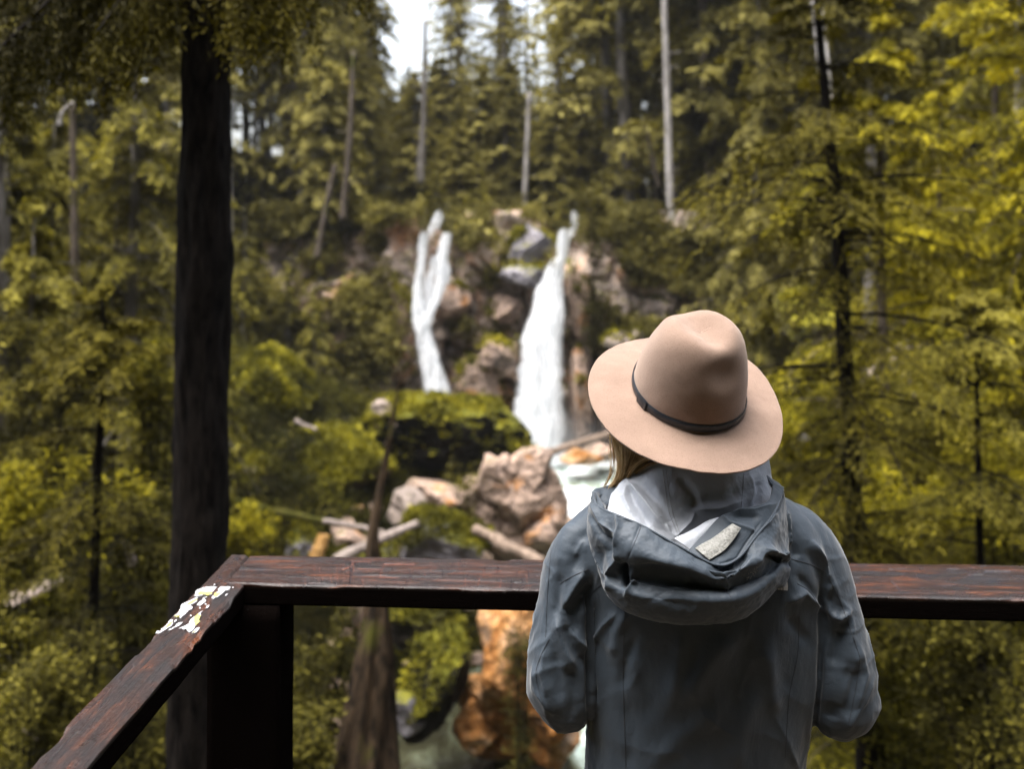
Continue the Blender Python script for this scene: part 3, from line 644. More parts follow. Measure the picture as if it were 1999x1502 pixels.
# prototypes: (root, height, used?)
PF = []   # far conifers
for k in range(7):
    Hh = 17.0; pth = straight(Hh, (0.01 * (k - 3), 0), 14, 0.08, k)
    bm_ = [M['bark_grey'], M['bark_brown'], M['bark_grey']][k % 3]
    r = make_tree('conifer_tree', pth, 0.17, [150, 130, 170, 140, 120, 160, 150][k], [cone(3.0), colm(2.4), cone(2.6, 0.6), colm(2.9), cone(3.4, 0.7), cone(2.2, 0.5), colm(2.0)][k],
                  [0.12, 0.35, 0.2, 0.45, 0.3, 0.1, 0.4][k], 8, 7, 0.25, M['leaf_far'], bm_, 100 + k, droop=[0.5, 0.35, 0.6, 0.4, 0.3, 0.7, 0.5][k], hang=0.4, nseg=8)
    PF.append([r, Hh, False])
PS = []   # thin see-through far conifers
for k in range(3):
    Hh = 17.0; pth = straight(Hh, (0.01 * (k - 1), 0), 14, 0.08, 60 + k)
    r = make_tree('conifer_tree', pth, 0.15, 95, [colm(2.2), cone(2.6, 0.6), colm(1.9)][k], [0.15, 0.25, 0.3][k], 7, 6, 0.25, M['leaf_far'], M['bark_grey'], 150 + k, droop=0.4, hang=0.4, nseg=8, gap=0.5)
    PS.append([r, Hh, False])
PM = []   # middle distance conifers with soft drooping fronds
for k in range(5):
    Hh = 10.0; pth = straight(Hh, (0.015 * (k - 2), 0), 12, 0.06, 20 + k)
    r = make_tree('hemlock_tree', pth, 0.13, [90, 110, 80, 100, 95][k], [cone(2.8, 0.7), cone(2.2), colm(2.2), cone(3.0, 0.8), cone(2.5, 0.6)][k], [0.1, 0.06, 0.2, 0.05, 0.15][k],
                  13, 9, 0.135, M['leaf_mid'], M['bark_grey'], 200 + k, droop=[0.75, 0.85, 0.7, 0.65, 0.8][k], up=0.35, hang=0.35, wr=0.30, nseg=8, tiptint=0.5)
    PM.append([r, Hh, False])
PL = []   # bright yellow green hemlocks
for k in range(3):
    Hh = 9.0; pth = straight(Hh, (0.02 * (k - 1), 0), 12, 0.06, 40 + k)
    r = make_tree('hemlock_tree', pth, 0.10, [95, 80, 90][k], [cone(2.9, 0.6), cone(2.4, 0.7), colm(2.3)][k], [0.05, 0.1, 0.12][k], 14, 9, 0.105, M['leaf_bright'], M['bark_brown'], 300 + k, droop=0.6, up=0.3, hang=0.25, wr=0.34, nseg=8, tiptint=0.5)
    PL.append([r, Hh, False])
def place(protos, k, x, y, Hw, label, cat, group, rz=0, wide=1.0, sink=0.25):
    pr = protos[k % len(protos)]; s = Hw / pr[1]; z = float(H(np.array([x]), np.array([y]))[0]) - sink
    if not pr[2]:
        pr[2] = True; r = pr[0]; r.location = (x, y, z); r.rotation_euler = (0, 0, rz); r.scale = (s * wide, s * wide, s)
    else: r = copy_tree(pr[0], (x, y, z), rz, (s * wide, s * wide, s))
    return tag(r, label, cat, group)
rg = np.random.default_rng(5)
occupied = []
def scatter(n, xr, yr, dmin, fn, tries=4000):
    c = 0
    for _ in range(tries):
        if c >= n: break
        y = rg.uniform(*yr); x = rg.uniform(*xr) if not callable(xr) else xr(y)
        if abs(x) > y * 0.56 + 2.0: continue
        if any((x - a) ** 2 + (y - b_) ** 2 < dmin ** 2 for a, b_ in occupied): continue
        occupied.append((x, y)); fn(x, y, c); c += 1
def far_h(x, y):
    u = U0 + F * x / y; z = float(H(np.array([x]), np.array([y]))[0])
    if 735 < u < 850: vt = rg.uniform(95, 220)
    elif 850 <= u < 1100: vt = rg.uniform(-260, 0) if rg.uniform() < 0.8 else rg.uniform(60, 200)
    elif 600 < u <= 738 or 1100 <= u < 1150: vt = rg.uniform(-160, 60)
    else: vt = rg.uniform(-700, -60)
    top = CZ - (vt - V0) * y / F
    return float(np.clip(top - z, 4.5, 34))
def f_above(x, y, c):
    mid = 720 < U0 + F * x / y < 1120
    place(PS if mid else PF, int(rg.integers(7)), x, y, far_h(x, y), 'slender olive conifer in the crowd standing above the cliff top', 'conifer', 'conifers above the cliff', rg.uniform(0, 6.28), rg.uniform(0.9, 1.25))
def f_left(x, y, c):
    place(PF, int(rg.integers(7)), x, y, far_h(x, y), 'olive conifer in the crowd on the high slope left of the falls', 'conifer', 'conifers on the slope left of the falls', rg.uniform(0, 6.28), rg.uniform(0.8, 1.1))
def f_right(x, y, c):
    place(PF, int(rg.integers(7)), x, y, far_h(x, y), 'olive conifer in the crowd on the high slope right of the falls', 'conifer', 'conifers on the slope right of the falls', rg.uniform(0, 6.28), rg.uniform(0.8, 1.1))
scatter(66, (-16, 15), (49.5, 92), 2.1, f_above)
def f_low(x, y, c):
    z = float(H(np.array([x]), np.array([y]))[0]); Hh = CZ - (rg.uniform(105, 290) - V0) * y / F - z
    place(PF, int([0, 2, 4, 5][int(rg.integers(4))]), x, y, max(Hh, 3.5), 'short dense young conifer filling the gap above the cliff top', 'conifer', 'young conifers above the cliff', rg.uniform(0, 6.28), 1.7)
scatter(64, lambda y: rg.uniform(-0.18, 0.10) * y, (49.5, 80), 1.3, f_low)
scatter(58, (-42, -8.5), (42, 80), 2.3, f_left)
scatter(58, (8.5, 40), (32, 78), 2.4, f_right)
# small conifers and bushes rooted along the cliff edge and the banks by the falls
def f_edge(x, y, c):
    place(PM, int(rg.integers(5)), x, y, rg.uniform(2.5, 5.0), 'low bushy conifer leaning over the cliff edge above the falls', 'conifer', 'low conifers along the cliff edge', rg.uniform(0, 6.28), 1.1)
scatter(14, (-9, 9), (47.4, 50.5), 1.0, f_edge)
def f_bankl(x, y, c):
    place(PM, int(rg.integers(3)), x, y, rg.uniform(3.0, 7.0), 'small dense conifer on the steep bank left of the falls', 'conifer', 'small conifers on the left bank', rg.uniform(0, 6.28), 1.2)
scatter(26, (-19, -6.6), (38, 48), 1.4, f_bankl)
def f_bankr(x, y, c):
    place(PM, int(rg.integers(3)), x, y, rg.uniform(3.0, 6.5), 'small dense conifer on the steep bank right of the falls', 'conifer', 'small conifers on the right bank', rg.uniform(0, 6.28), 1.2)
scatter(22, (6.0, 17), (32, 46), 1.5, f_bankr)
def f_midl(x, y, c):
    place(PM, int(rg.integers(5)), x, y, rg.uniform(8, 14), 'drooping hemlock among the middle trees left of the big dark trunk', 'hemlock', 'hemlocks on the left bank', rg.uniform(0, 6.28), 1.0)
scatter(15, lambda y: rg.uniform(-0.56 * y - 1, -0.355 * y - 0.6), (13, 30), 1.7, f_midl)
def f_midr(x, y, c):
    place(PL, int(rg.integers(3)), x, y, rg.uniform(7, 14), 'bright yellow green hemlock among those filling the right side', 'hemlock', 'bright hemlocks on the right bank', rg.uniform(0, 6.28), 1.0)
scatter(15, lambda y: rg.uniform(0.33 * y, 0.56 * y + 1.5), (13, 30), 2.0, f_midr)

NTH = ['first', 'second', 'third', 'fourth', 'fifth', 'sixth', 'seventh', 'eighth', 'ninth', 'tenth', 'eleventh', 'twelfth', 'thirteenth', 'fourteenth', 'fifteenth', 'sixteenth']
for grp, txt in (('hemlocks on the left bank', '%s from the left of the drooping hemlocks left of the big dark trunk'), ('bright hemlocks on the right bank', '%s from the right edge of the bright yellow green hemlocks'), ('low conifers along the cliff edge', '%s from the left of the low bushy conifers along the cliff edge')):
    gl_ = [o for o in col.objects if o.get('group') == grp and o.parent is None]; gl_.sort(key=lambda o: (o.location.x / o.location.y) * (-1 if 'right' in txt else 1))
    for k, o in enumerate(gl_): o['label'] = txt % NTH[min(k, 15)]
# named single trees ------------------------------------------------
def trunk_only(name, label, cat, pts, r0, r1, mat, seed=0, twigs=0, nseg=12):
    """bare standing trunk through (u,v,Y) points, listed from the foot up"""
    W_ = catmull([list(P(*p)) for p in pts], 30); base = W_[0].copy(); W_ = W_ - base
    bag = Bag(); V, Fs = tube(W_, np.linspace(r0, r1, 30), nseg, True, 0.05, seed); bag.add(V, Fs)
    rr = np.random.default_rng(seed)
    for _ in range(twigs):
        i = int(rr.integers(8, 29)); a = rr.uniform(0, 6.28); L = rr.uniform(0.4, 1.5) * r0 * 5
        p0 = W_[i]; pp = np.array([p0 + np.array([math.cos(a), math.sin(a), -0.15 + 0.2 * q]) * L * q for q in np.linspace(0, 1, 5)])
        V, Fs = tube(pp, np.linspace(r0 * 0.16, r0 * 0.05, 5), 4, False); bag.add(V, Fs)
    o = bag.build(name, mat, None, True); o.location = base; return tag(o, label, cat)
trunk_only('dead_tree', 'tall bare pale dead trunk above the hat', 'dead tree', [(1313, 430, 40), (1309, 390, 40), (1303, 200, 40), (1297, 10, 40), (1294, -80, 40)], 0.17, 0.10, M['bark_pale'], 1, 10)
trunk_only('dead_tree', 'bare pale trunk directly above the lip of the wide waterfall', 'dead tree', [(1023, 420, 49), (1025, 370, 49), (1029, 280, 49), (1033, 180, 49)], 0.13, 0.09, M['bark_pale'], 2, 4)
trunk_only('dead_tree', 'bare grey trunk above the top of the narrow waterfall', 'dead tree', [(822, 360, 49), (826, 250, 49), (829, 130, 49), (830, 40, 49)], 0.16, 0.09, M['bark_grey'], 3, 6)
trunk_only('dead_tree', 'short grey trunk touching the one above the narrow waterfall', 'dead tree', [(815, 362, 49.5), (819, 290, 49.5), (825, 230, 49.5)], 0.11, 0.07, M['bark_grey'], 4, 2)
trunk_only('dead_tree', 'leaning bare grey trunk on the slope left of the narrow waterfall', 'dead tree', [(618, 505, 40), (632, 430, 40), (648, 350, 40), (655, 320, 40)], 0.13, 0.09, M['bark_brown'], 5, 3)
trunk_only('dead_tree', 'upright grey trunk right of the leaning bare trunk', 'dead tree', [(668, 430, 42), (676, 350, 42), (684, 250, 42), (690, 100, 42)], 0.15, 0.10, M['bark_brown'], 6, 9)
trunk_only('dead_tree', 'thin pale trunk showing at the right side of the big dark trunk', 'dead tree', [(449, 460, 35), (447, 330, 35), (446, 180, 35)], 0.12, 0.09, M['bark_grey'], 7, 2)
trunk_only('dead_tree', 'slim reddish leaning trunk left of the tall bare one', 'dead tree', [(1287, 365, 44), (1272, 300, 44), (1262, 240, 44)], 0.10, 0.07, M['bark_brown'], 8, 1)
trunk_only('dead_tree', 'white dead trunk in the upper right corner', 'dead tree', [(1990, 260, 30), (1990, 100, 30), (1990, -60, 30)], 0.12, 0.09, M['bark_pale'], 9, 3)
trunk_only('dead_tree', 'grey trunk with snapped side limb below the bright hemlock', 'dead tree', [(1862, 420, 27), (1860, 320, 27), (1856, 240, 27)], 0.10, 0.07, M['bark_grey'], 10, 3)
trunk_only('tree_trunk', 'grey trunk cut by the left edge of the picture', 'tree', [(-2, 1200, 15), (4, 1000, 15), (2, 700, 15), (-4, 330, 15), (-6, 100, 15)], 0.10, 0.07, M['bark_grey'], 11, 0)
trunk_only('dead_tree', 'grey trunk inside the drooping hemlock at the left', 'dead tree', [(150, 640, 21), (146, 480, 21), (144, 370, 21), (140, 200, 21)], 0.09, 0.06, M['bark_brown'], 12, 3)
trunk_only('broken_branch', 'curved white broken branch high in the left forest', 'branch', [(116, 244, 20), (120, 225, 20), (132, 206, 20), (142, 200, 20)], 0.05, 0.03, M['bark_pale'], 13, 0)
trunk_only('birch_tree', 'patchy white trunk glimpsed behind the tall young hemlock', 'birch', [(1640, 440, 17), (1636, 400, 17), (1622, 250, 17), (1607, 120, 17), (1594, 0, 17), (1588, -80, 17)], 0.10, 0.10, M['bark_birch'], 14, 0)

# tall young hemlock on the right
pts = [(1700, 2100, 9), (1690, 1300, 9), (1682, 1100, 9), (1666, 980, 9), (1660, 800, 9), (1648, 680, 9), (1640, 520, 9), (1632, 380, 9), (1615, 220, 9), (1600, 60, 9), (1590, -80, 9), (1584, -200, 9)]
W_ = catmull([list(P(*p)) for p in pts], 40); base = W_[0].copy()
def hemL(rel): return np.interp(rel, [0, 0.15, 0.45, 0.62, 0.72, 0.85, 1.0], [1.0, 1.5, 1.65, 1.5, 0.95, 0.60, 0.25])
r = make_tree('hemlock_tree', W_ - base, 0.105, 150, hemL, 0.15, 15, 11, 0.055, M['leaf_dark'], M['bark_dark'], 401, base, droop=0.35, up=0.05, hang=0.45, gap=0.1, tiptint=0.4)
tag(r, 'tall dark young hemlock with a thin black trunk right of the hat', 'hemlock')
# left sapling
pts = [(175, 2100, 8), (178, 1360, 8), (186, 1100, 8), (192, 900, 8), (204, 740, 8), (206, 660, 8), (196, 560, 8)]
W_ = catmull([list(P(*p)) for p in pts], 30); base = W_[0].copy()
r = make_tree('hemlock_sapling', W_ - base, 0.045, 75, cone(1.15, 0.55), 0.18, 13, 9, 0.05, M['leaf_dark'], M['bark_dark'], 402, base, droop=0.35, up=0.15, hang=0.3, gap=0.3, tiptint=0.45)
tag(r, 'thin dark hemlock sapling left of the big dark trunk', 'hemlock')
pts = [(1925, 2000, 10), (1915, 1200, 10), (1910, 900, 10), (1905, 700, 10), (1900, 560, 10)]
W_ = catmull([list(P(*p)) for p in pts], 30); base = W_[0].copy()
r = make_tree('hemlock_sapling', W_ - base, 0.045, 80, cone(1.5, 0.5), 0.2, 13, 9, 0.055, M['leaf_mid'], M['bark_dark'], 403, base, droop=0.4, up=0.15, hang=0.3, gap=0.25, tiptint=0.5)
tag(r, 'small hemlock sapling near the right edge of the picture', 'hemlock')
# big dark trunk on the left with its hanging branches overhead
pts = [(372, 2000, 5.5), (380, 1500, 5.5), (388, 1100, 5.5), (394, 750, 5.5), (398, 400, 5.5), (404, 100, 5.5), (408, -200, 5.5), (412, -900, 5.5), (414, -1500, 5.5)]
W_ = catmull([list(P(*p)) for p in pts], 120); base = W_[0].copy(); base2 = base
root = empty('conifer_tree', base); tag(root, 'big near black tree trunk left of the railing corner, branches hanging overhead', 'tree')
V, Fs = tube(W_ - base, np.interp(np.linspace(0, 1, 120), [0, .25, .5, .8, 1], [0.165, 0.148, 0.135, 0.122, 0.10]), 72, True)
axis = np.vstack([np.repeat(W_ - base, 72, axis=0), (W_ - base)[0], (W_ - base)[-1]]); rel = V - axis
an = np.arctan2(rel[:, 1], rel[:, 0]); cs = np.c_[np.cos(an) * 0.135, np.sin(an) * 0.135, V[:, 2] * 0.13]
bk = fbm(cs * 22, 3, 4, 0.6); V = axis + rel * (1 + 0.085 * bk + 0.05 * fbm(cs * 7, 8, 2) + 0.16 * np.exp(-((V[:, 2] + base[2] - P(0, 500, 5.5).z) / 0.13) ** 2) * np.clip(np.cos(an - 0.2), 0, 1))[:, None]
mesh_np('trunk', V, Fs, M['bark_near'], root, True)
def spray(rg, p0, p1, sag, n, twl, lpt, leafL, bagl, bagw, hang=1.0, tint0=0.25):
    """one hanging bough from p0 to p1 with curtain-like twigs"""
    s = np.linspace(0, 1, 20); path = np.array(p0)[None] * (1 - s[:, None]) + np.array(p1)[None] * s[:, None]; path[:, 2] -= sag * np.sin(s * np.pi * 0.5) ** 2 * 1.0 - sag * s
    V, Fq = tube(path, np.linspace(0.022, 0.004, 20), 5, False); bagw.add(V, Fq)
    tpos = rg.uniform(0.20, 1, n); B_ = frame_pts(path, tpos); dr = (path[-1] - path[0]) / np.linalg.norm(path[-1] - path[0]); sd = np.cross(dr, [0, 0, 1.0]); sd /= np.linalg.norm(sd) + 1e-9
    td = dr[None] * rg.uniform(0.1, 0.9, (n, 1)) + sd[None] * rg.uniform(-0.9, 0.9, (n, 1)) + np.array([0, 0, -1.0]) * hang * rg.uniform(0.4, 1.3, (n, 1)); td /= np.linalg.norm(td, axis=1)[:, None]
    tl = twl * rg.uniform(0.4, 1.2, n) * (1.1 - 0.5 * tpos)
    q = (np.arange(lpt)[None] + rg.uniform(0, 1, (n, lpt))) / lpt
    c = B_[:, None] + td[:, None] * (q * tl[:, None])[..., None]; c[..., 2] -= 0.35 * hang * (q ** 2) * tl[:, None]; c += rg.normal(size=c.shape) * leafL * 0.35
    a = td[:, None] + rg.normal(size=c.shape) * 0.5; nn = rg.normal(size=c.shape) * 0.8 + np.array([0, -0.3, 0.6])
    c = c.reshape(-1, 3); L = leafL * rg.uniform(0.6, 1.4, len(c)); V, Q = leaves(c, a.reshape(-1, 3), nn.reshape(-1, 3), L, L * 0.3)
    t = tint0 + 0.35 * q.ravel() * tpos.repeat(lpt) + rg.normal(size=len(c)) * 0.1  # tint brightens towards the twig tips: painted light on the boughs
    bagl.add(V, Q, np.repeat(np.clip(t, 0, 1), 4))
bl = Bag(); bw = Bag(); r3 = np.random.default_rng(9)
for (a, b_) in [((400, -420, 5.5), (-60, 40, 4.9)), ((400, -360, 5.5), (60, -20, 5.6)), ((400, -300, 5.5), (190, 60, 4.6)), ((402, -360, 5.5), (300, -10, 5.0)), ((402, -260, 5.5), (320, 40, 6.0)),
                ((404, -300, 5.5), (600, -20, 5.0)), ((404, -380, 5.5), (520, 20, 6.0)), ((404, -330, 5.5), (480, 10, 4.9)), ((404, -430, 5.5), (725, -50, 5.3)), ((400, -460, 5.5), (-150, 90, 5.5)), ((400, -500, 5.5), (0, 20, 6.2)), ((402, -300, 5.5), (110, 60, 5.2)), ((402, -330, 5.5), (230, -10, 5.4)),
                ((404, -480, 5.5), (620, -80, 5.9)), ((404, -350, 5.5), (550, -40, 5.5)), ((400, -380, 5.5), (-40, 130, 5.2)), ((400, -330, 5.5), (-30, 210, 5.6)), ((400, -330, 5.5), (60, 150, 6.0)), ((400, -300, 5.5), (-120, 230, 5.0)), ((400, -280, 5.5), (200, 130, 5.4)), ((400, -300, 5.5), (-80, 160, 4.7)), ((400, -340, 5.5), (250, 60, 5.7)), ((404, -300, 5.5), (560, 10, 5.6)), ((404, -300, 5.5), (500, 30, 5.8)), ((400, -300, 5.5), (150, 110, 5.8))]:
    spray(r3, np.array(P(*a)) - base, np.array(P(*b_)) - base, 0.25, 230, 0.46, 15, 0.036, bl, bw, 1.25, 0.2)
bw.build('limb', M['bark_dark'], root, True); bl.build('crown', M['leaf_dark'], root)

# drooping bright fronds: near shrubs that fill the lower corners
def shrub(name, label, u, v, Y, hpx, wpx, n, leafL, mat, seed, cat='shrub', group=None, wr=0.34, stems=7):
    n = int(n * 1.5); leafL *= 0.88
    """leafy bush: stems fan out from one root, leaves in tiers"""
    rr = np.random.default_rng(seed); base = np.array(P(u, v, Y)); s = Y / F; Hh = hpx * s; Wd = wpx * s
    g = float(H(np.array([base[0]]), np.array([base[1]]))[0]); foot = np.array([base[0], base[1], min(base[2], g) if g > base[2] - 3 else base[2]])
    foot[2] = min(foot[2], g)
    root = empty(name, foot); off = base - foot; w_ = Bag(); cs = []; as_ = []; ts = []
    for k in range(stems):
        a = rr.uniform(0, 6.28); rad = rr.uniform(0.15, 1.0) * Wd / 2; top = off + np.array([math.cos(a) * rad, math.sin(a) * rad * 0.8, Hh * rr.uniform(0.65, 1.0)])
        pth = catmull([[0, 0, -0.1], off * 0.6 + np.array([math.cos(a), math.sin(a), 0]) * rad * 0.2, off + (top - off) * 0.45, top], 14)
        V, Fq = tube(pth, np.linspace(0.010 + Hh * 0.006, 0.003, 14), 5, False); w_.add(V, Fq)
        m_ = n // stems; q = rr.uniform(0.25, 1.0, m_) ** 0.8; p = frame_pts(pth, q)
        nt_ = 26; tid = rr.integers(0, nt_, m_); ta = rr.uniform(0, 6.28, nt_); th = rr.uniform(0.3, 1, nt_); tl = Wd * 0.38 * rr.uniform(0.4, 1, nt_) * (1.15 - 0.6 * th)
        pp = frame_pts(pth, th)[tid]; f = rr.uniform(0.1, 1, m_); td = np.stack([np.cos(ta), np.sin(ta), np.full(nt_, 0.12)], 1)[tid]
        c = pp + td * (f * tl[tid])[:, None]; c[:, 2] -= 0.35 * f ** 2 * tl[tid]; c += rr.normal(size=c.shape) * leafL * 0.8
        cs.append(c); as_.append(td + rr.normal(size=c.shape) * 0.6); ts.append(0.3 + 0.35 * f * th[tid] + rr.normal(size=m_) * 0.12)  # outer leaves tinted lighter, inner ones darker, as painted light and shade
    c = np.concatenate(cs); a = np.concatenate(as_); t = np.concatenate(ts)
    nn = np.array([0, -0.15, 0.9]) + rr.normal(size=c.shape) * 0.5; L = leafL * rr.uniform(0.6, 1.3, len(c)); V, Q = leaves(c, a, nn, L, L * wr)
    w_.build('stem', M['bark_dark'], root, True); mesh_np('foliage', V, Q, mat, root, tint=np.repeat(np.clip(t, 0, 1), 4))
    return tag(root, label, cat, group)
SH = [
 ('shrub', 'leafy shrub with dull green leaves left of the dead snag, under the rail', 610, 1560, 9.5, 420, 230, 5200, 0.075, 'leaf_mid', 501),
 ('shrub', 'low pale green shrub at the bottom between post and snag', 590, 1600, 8.5, 230, 200, 2600, 0.07, 'leaf_mid', 502),
 ('shrub', 'small round leaved shrub growing on the big orange rock', 1015, 1400, 18.5, 190, 110, 1500, 0.10, 'leaf_mid', 503),
 ('shrub', 'dense yellow green bush low at the right beside the elbow', 1790, 1650, 9, 480, 420, 9500, 0.075, 'leaf_bright', 504),
 ('shrub', 'dense bush filling the lower right corner', 1960, 1650, 8, 560, 420, 9000, 0.075, 'leaf_mid', 505),
 ('shrub', 'bush behind the thin black hemlock trunk above the right rail', 1720, 1240, 12, 360, 420, 8000, 0.09, 'leaf_bright', 506),
 ('shrub', 'yellow green bush at the right edge above the rail', 1960, 1180, 13, 420, 320, 7500, 0.10, 'leaf_bright', 507),
 ('shrub', 'shrub with bright sprays just right of the hat', 1560, 1010, 15, 280, 220, 5000, 0.10, 'leaf_bright', 508),
 ('shrub', 'dark fern like bush in the lower left corner', 60, 1620, 7, 420, 420, 8000, 0.06, 'leaf_mid', 509),
 ('shrub', 'bright tiered bush at the left edge above the rail', 70, 1180, 10, 330, 380, 7500, 0.085, 'leaf_bright', 510),
 ('shrub', 'bush between the sapling and the big dark trunk', 260, 1250, 11, 330, 260, 6500, 0.085, 'leaf_mid', 511),
 ('shrub', 'low bush behind the left rail and in front of the post', 290, 1620, 7.5, 330, 260, 6000, 0.06, 'leaf_mid', 512),
 ('shrub', 'small bush at the foot of the thick rubble, right of the dark trunk', 470, 1130, 18, 130, 160, 2200, 0.12, 'leaf_bright', 513),
 ('shrub', 'upright bush hiding the slope at the far right, upper half', 1950, 860, 16, 420, 300, 8500, 0.12, 'leaf_bright', 514),
 ('shrub', 'airy bush below the pale rock shelf', 1790, 960, 14, 220, 300, 5000, 0.10, 'leaf_mid', 515),
 ('shrub', 'small shrub clinging to the tan outcrop', 905, 1010, 26.5, 110, 80, 700, 0.13, 'leaf_mid', 516),
 ('shrub', 'overhanging leafy bush above the wide waterfall, right side', 1160, 480, 42, 130, 90, 1600, 0.26, 'leaf_far', 517),
 ('shrub', 'tiered bush left edge middle height', 80, 860, 13, 300, 330, 7000, 0.11, 'leaf_mid', 518),
 ('shrub', 'bush in the gap right of the sapling at mid height', 290, 900, 14, 260, 200, 5000, 0.11, 'leaf_bright', 519),
]
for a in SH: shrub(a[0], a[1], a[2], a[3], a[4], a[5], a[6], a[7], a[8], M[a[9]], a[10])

# loose stones of the rubble below the great boulder: nobody could count them
rs = np.random.default_rng(66); sb = Bag(); D3, F3 = ico(2)
for k in range(330):
    Y = rs.uniform(19.5, 33); u = rs.uniform(480, 1120); x = (u - U0) * Y / F
    if u < 640: continue
    if Y < 25 and abs(x - float(xcen(Y))) < 2.6 and rs.uniform() < 0.75: continue
    z = float(H(np.array([x]), np.array([Y]))[0])
    if V0 + F * (CZ - z) / Y < 975: continue
    r_ = rs.uniform(0.10, 0.42) * (1 + (rs.uniform() < 0.1)); n_ = rs.normal(size=(9, 3)); n_ /= np.linalg.norm(n_, axis=1)[:, None]; dt = D3 @ n_.T
    q = np.minimum(np.where(dt > 0.05, rs.uniform(0.55, 1, 9)[None] / np.maximum(dt, 0.05), 9).min(1), 1.2)
    sb.add(D3 * q[:, None] * r_ * rs.uniform(0.6, 1.3, 3) + np.array([x, Y, z + r_ * 0.2]), F3)
tag(sb.build('rubble', M['rock_tan']), 'loose angular stones between the boulders', 'rubble', kind='stuff')

# ------------------------------------------------------------------ undergrowth nobody could count
def tuft_field(name, pts, nrm, per, size, mat, seed, up=0.8):
    rr = np.random.default_rng(seed); n = len(pts); c = np.repeat(pts, per, 0); s = np.repeat(size, per); nn = np.repeat(nrm, per, 0)
    c = c + rr.normal(size=c.shape) * s[:, None] * 0.9 * np.array([1, 1, 0.5]) + nn * s[:, None] * rr.uniform(0, 1.8, (len(c), 1))
    a = nn * up * 0.6 + rr.normal(size=c.shape) * 0.7; m_ = rr.normal(size=c.shape) * 0.6 + np.array([0, -0.1, 1.0]); L = s * rr.uniform(0.6, 1.5, len(c))
    V, Q = leaves(c, a, m_, L, L * 0.32)
    tt = 0.30 + np.repeat(0.28 * fbm(pts * 0.5, seed, 3) + rr.normal(size=n) * 0.09, per) + rr.normal(size=len(c)) * 0.10
    o = mesh_np(name, V, Q, mat, tint=np.repeat(np.clip(tt, 0, 1), 4)); return o
rr = np.random.default_rng(31); n = 38000
yy = np.exp(rr.uniform(math.log(3.6), math.log(62), n)); xx = rr.uniform(-0.80, 0.80, n) * yy
dxc = np.abs(xx - xcen(yy)); wv = np.interp(yy, [0, 14, 18, 46, 48, 60], [0, 0, 3.0, 3.9, 0.5, 0.5]); k = dxc > wv
k &= ~((yy > 44.2) & (yy < 47.8) & (np.abs(xx) < 9))
k &= ~((np.abs(xx + 5.2) < 6.3) & (np.abs(yy - 29) < 9) & (rr.uniform(size=n) < 0.95))
xx, yy = xx[k], yy[k]; zz = H(xx, yy); e = 0.1; nr = np.stack([-(H(xx + e, yy) - zz) / e, -(H(xx, yy + e) - zz) / e, np.ones(len(xx))], 1); nr /= np.linalg.norm(nr, axis=1)[:, None]
o = tuft_field('undergrowth', np.stack([xx, yy, zz], 1), nr, 12, np.clip(yy * 0.0075, 0.04, 0.36), M['leaf_mid'], 32)
tag(o, 'mixed ferns and low leafy plants covering the banks', 'undergrowth', kind='stuff')
n = 17000; yy = rr.uniform(20, 38, n); xx = rr.uniform(-11, 1.0, n); k = xx < xcen(yy) - 1.6; xx, yy = xx[k], yy[k]; zz = H(xx, yy)
mk = fbm(np.c_[xx * 0.5, yy * 0.5, xx * 0], 71, 3) > -0.75; xx, yy, zz = xx[mk], yy[mk], zz[mk]
nr = np.stack([-(H(xx + e, yy) - zz) / e, -(H(xx, yy + e) - zz) / e, np.ones(len(xx))], 1); nr /= np.linalg.norm(nr, axis=1)[:, None]
tag(tuft_field('ground_moss', np.stack([xx, yy, zz - 0.03], 1), nr, 9, rr.uniform(0.07, 0.16, len(xx)), M['moss'], 35, 0.9), 'bright moss carpeting the ground of the left bank', 'moss', kind='stuff')
# plants hanging on the cliff
me = bpy.data.objects['cliff'].data; CV = np.zeros(len(me.vertices) * 3, np.float32); me.vertices.foreach_get('co', CV); CV = CV.reshape(-1, 3).astype(float)
cu = U0 + F * CV[:, 0] / CV[:, 1]; cvv = V0 + F * (CZ - CV[:, 2]) / CV[:, 1]
pn = fbm(CV * np.array([0.5, 0.0, 0.5]), 55, 4)
def inb(u0, u1, v0, v1, soft=14): return 1 / (1 + np.exp(-(cu - u0) / soft)) / (1 + np.exp((cu - u1) / soft)) / (1 + np.exp(-(cvv - v0) / soft)) / (1 + np.exp((cvv - v1) / soft))
wgt = 1.0 * inb(880, 985, 300, 640) + inb(905, 965, 600, 735) + 0.9 * inb(300, 770, 300, 700) + 0.5 * inb(300, 745, 600, 900) + inb(1160, 1700, 300, 700) + 0.35 * inb(985, 1075, 380, 455) + 0.7 * inb(780, 1150, 300, 425, 8) + 0.05
wgt = wgt * (1 - 0.93 * inb(762, 905, 465, 760, 8)) * (1 - 0.9 * inb(900, 1010, 640, 760, 8)) * (1 - 0.93 * inb(985, 1090, 440, 760, 8)) * (1 - 0.9 * inb(1100, 1165, 480, 880, 8))
wgt = np.clip(wgt, 0, 1) * np.clip(0.5 + 1.5 * pn, 0.0, 1); cs_ = rr.choice(len(CV), 9500, p=wgt / wgt.sum())
nr = np.tile(np.array([0, -0.75, 0.6]), (len(cs_), 1))
o = tuft_field('cliff_plants', CV[cs_] + np.array([0, -0.25, 0]), nr, 14, rr.uniform(0.16, 0.36, len(cs_)), M['leaf_far'], 33, 0.5)
tag(o, 'shrubs and moss hanging from the wet cliff face', 'cliff plants', kind='stuff')
tips = []
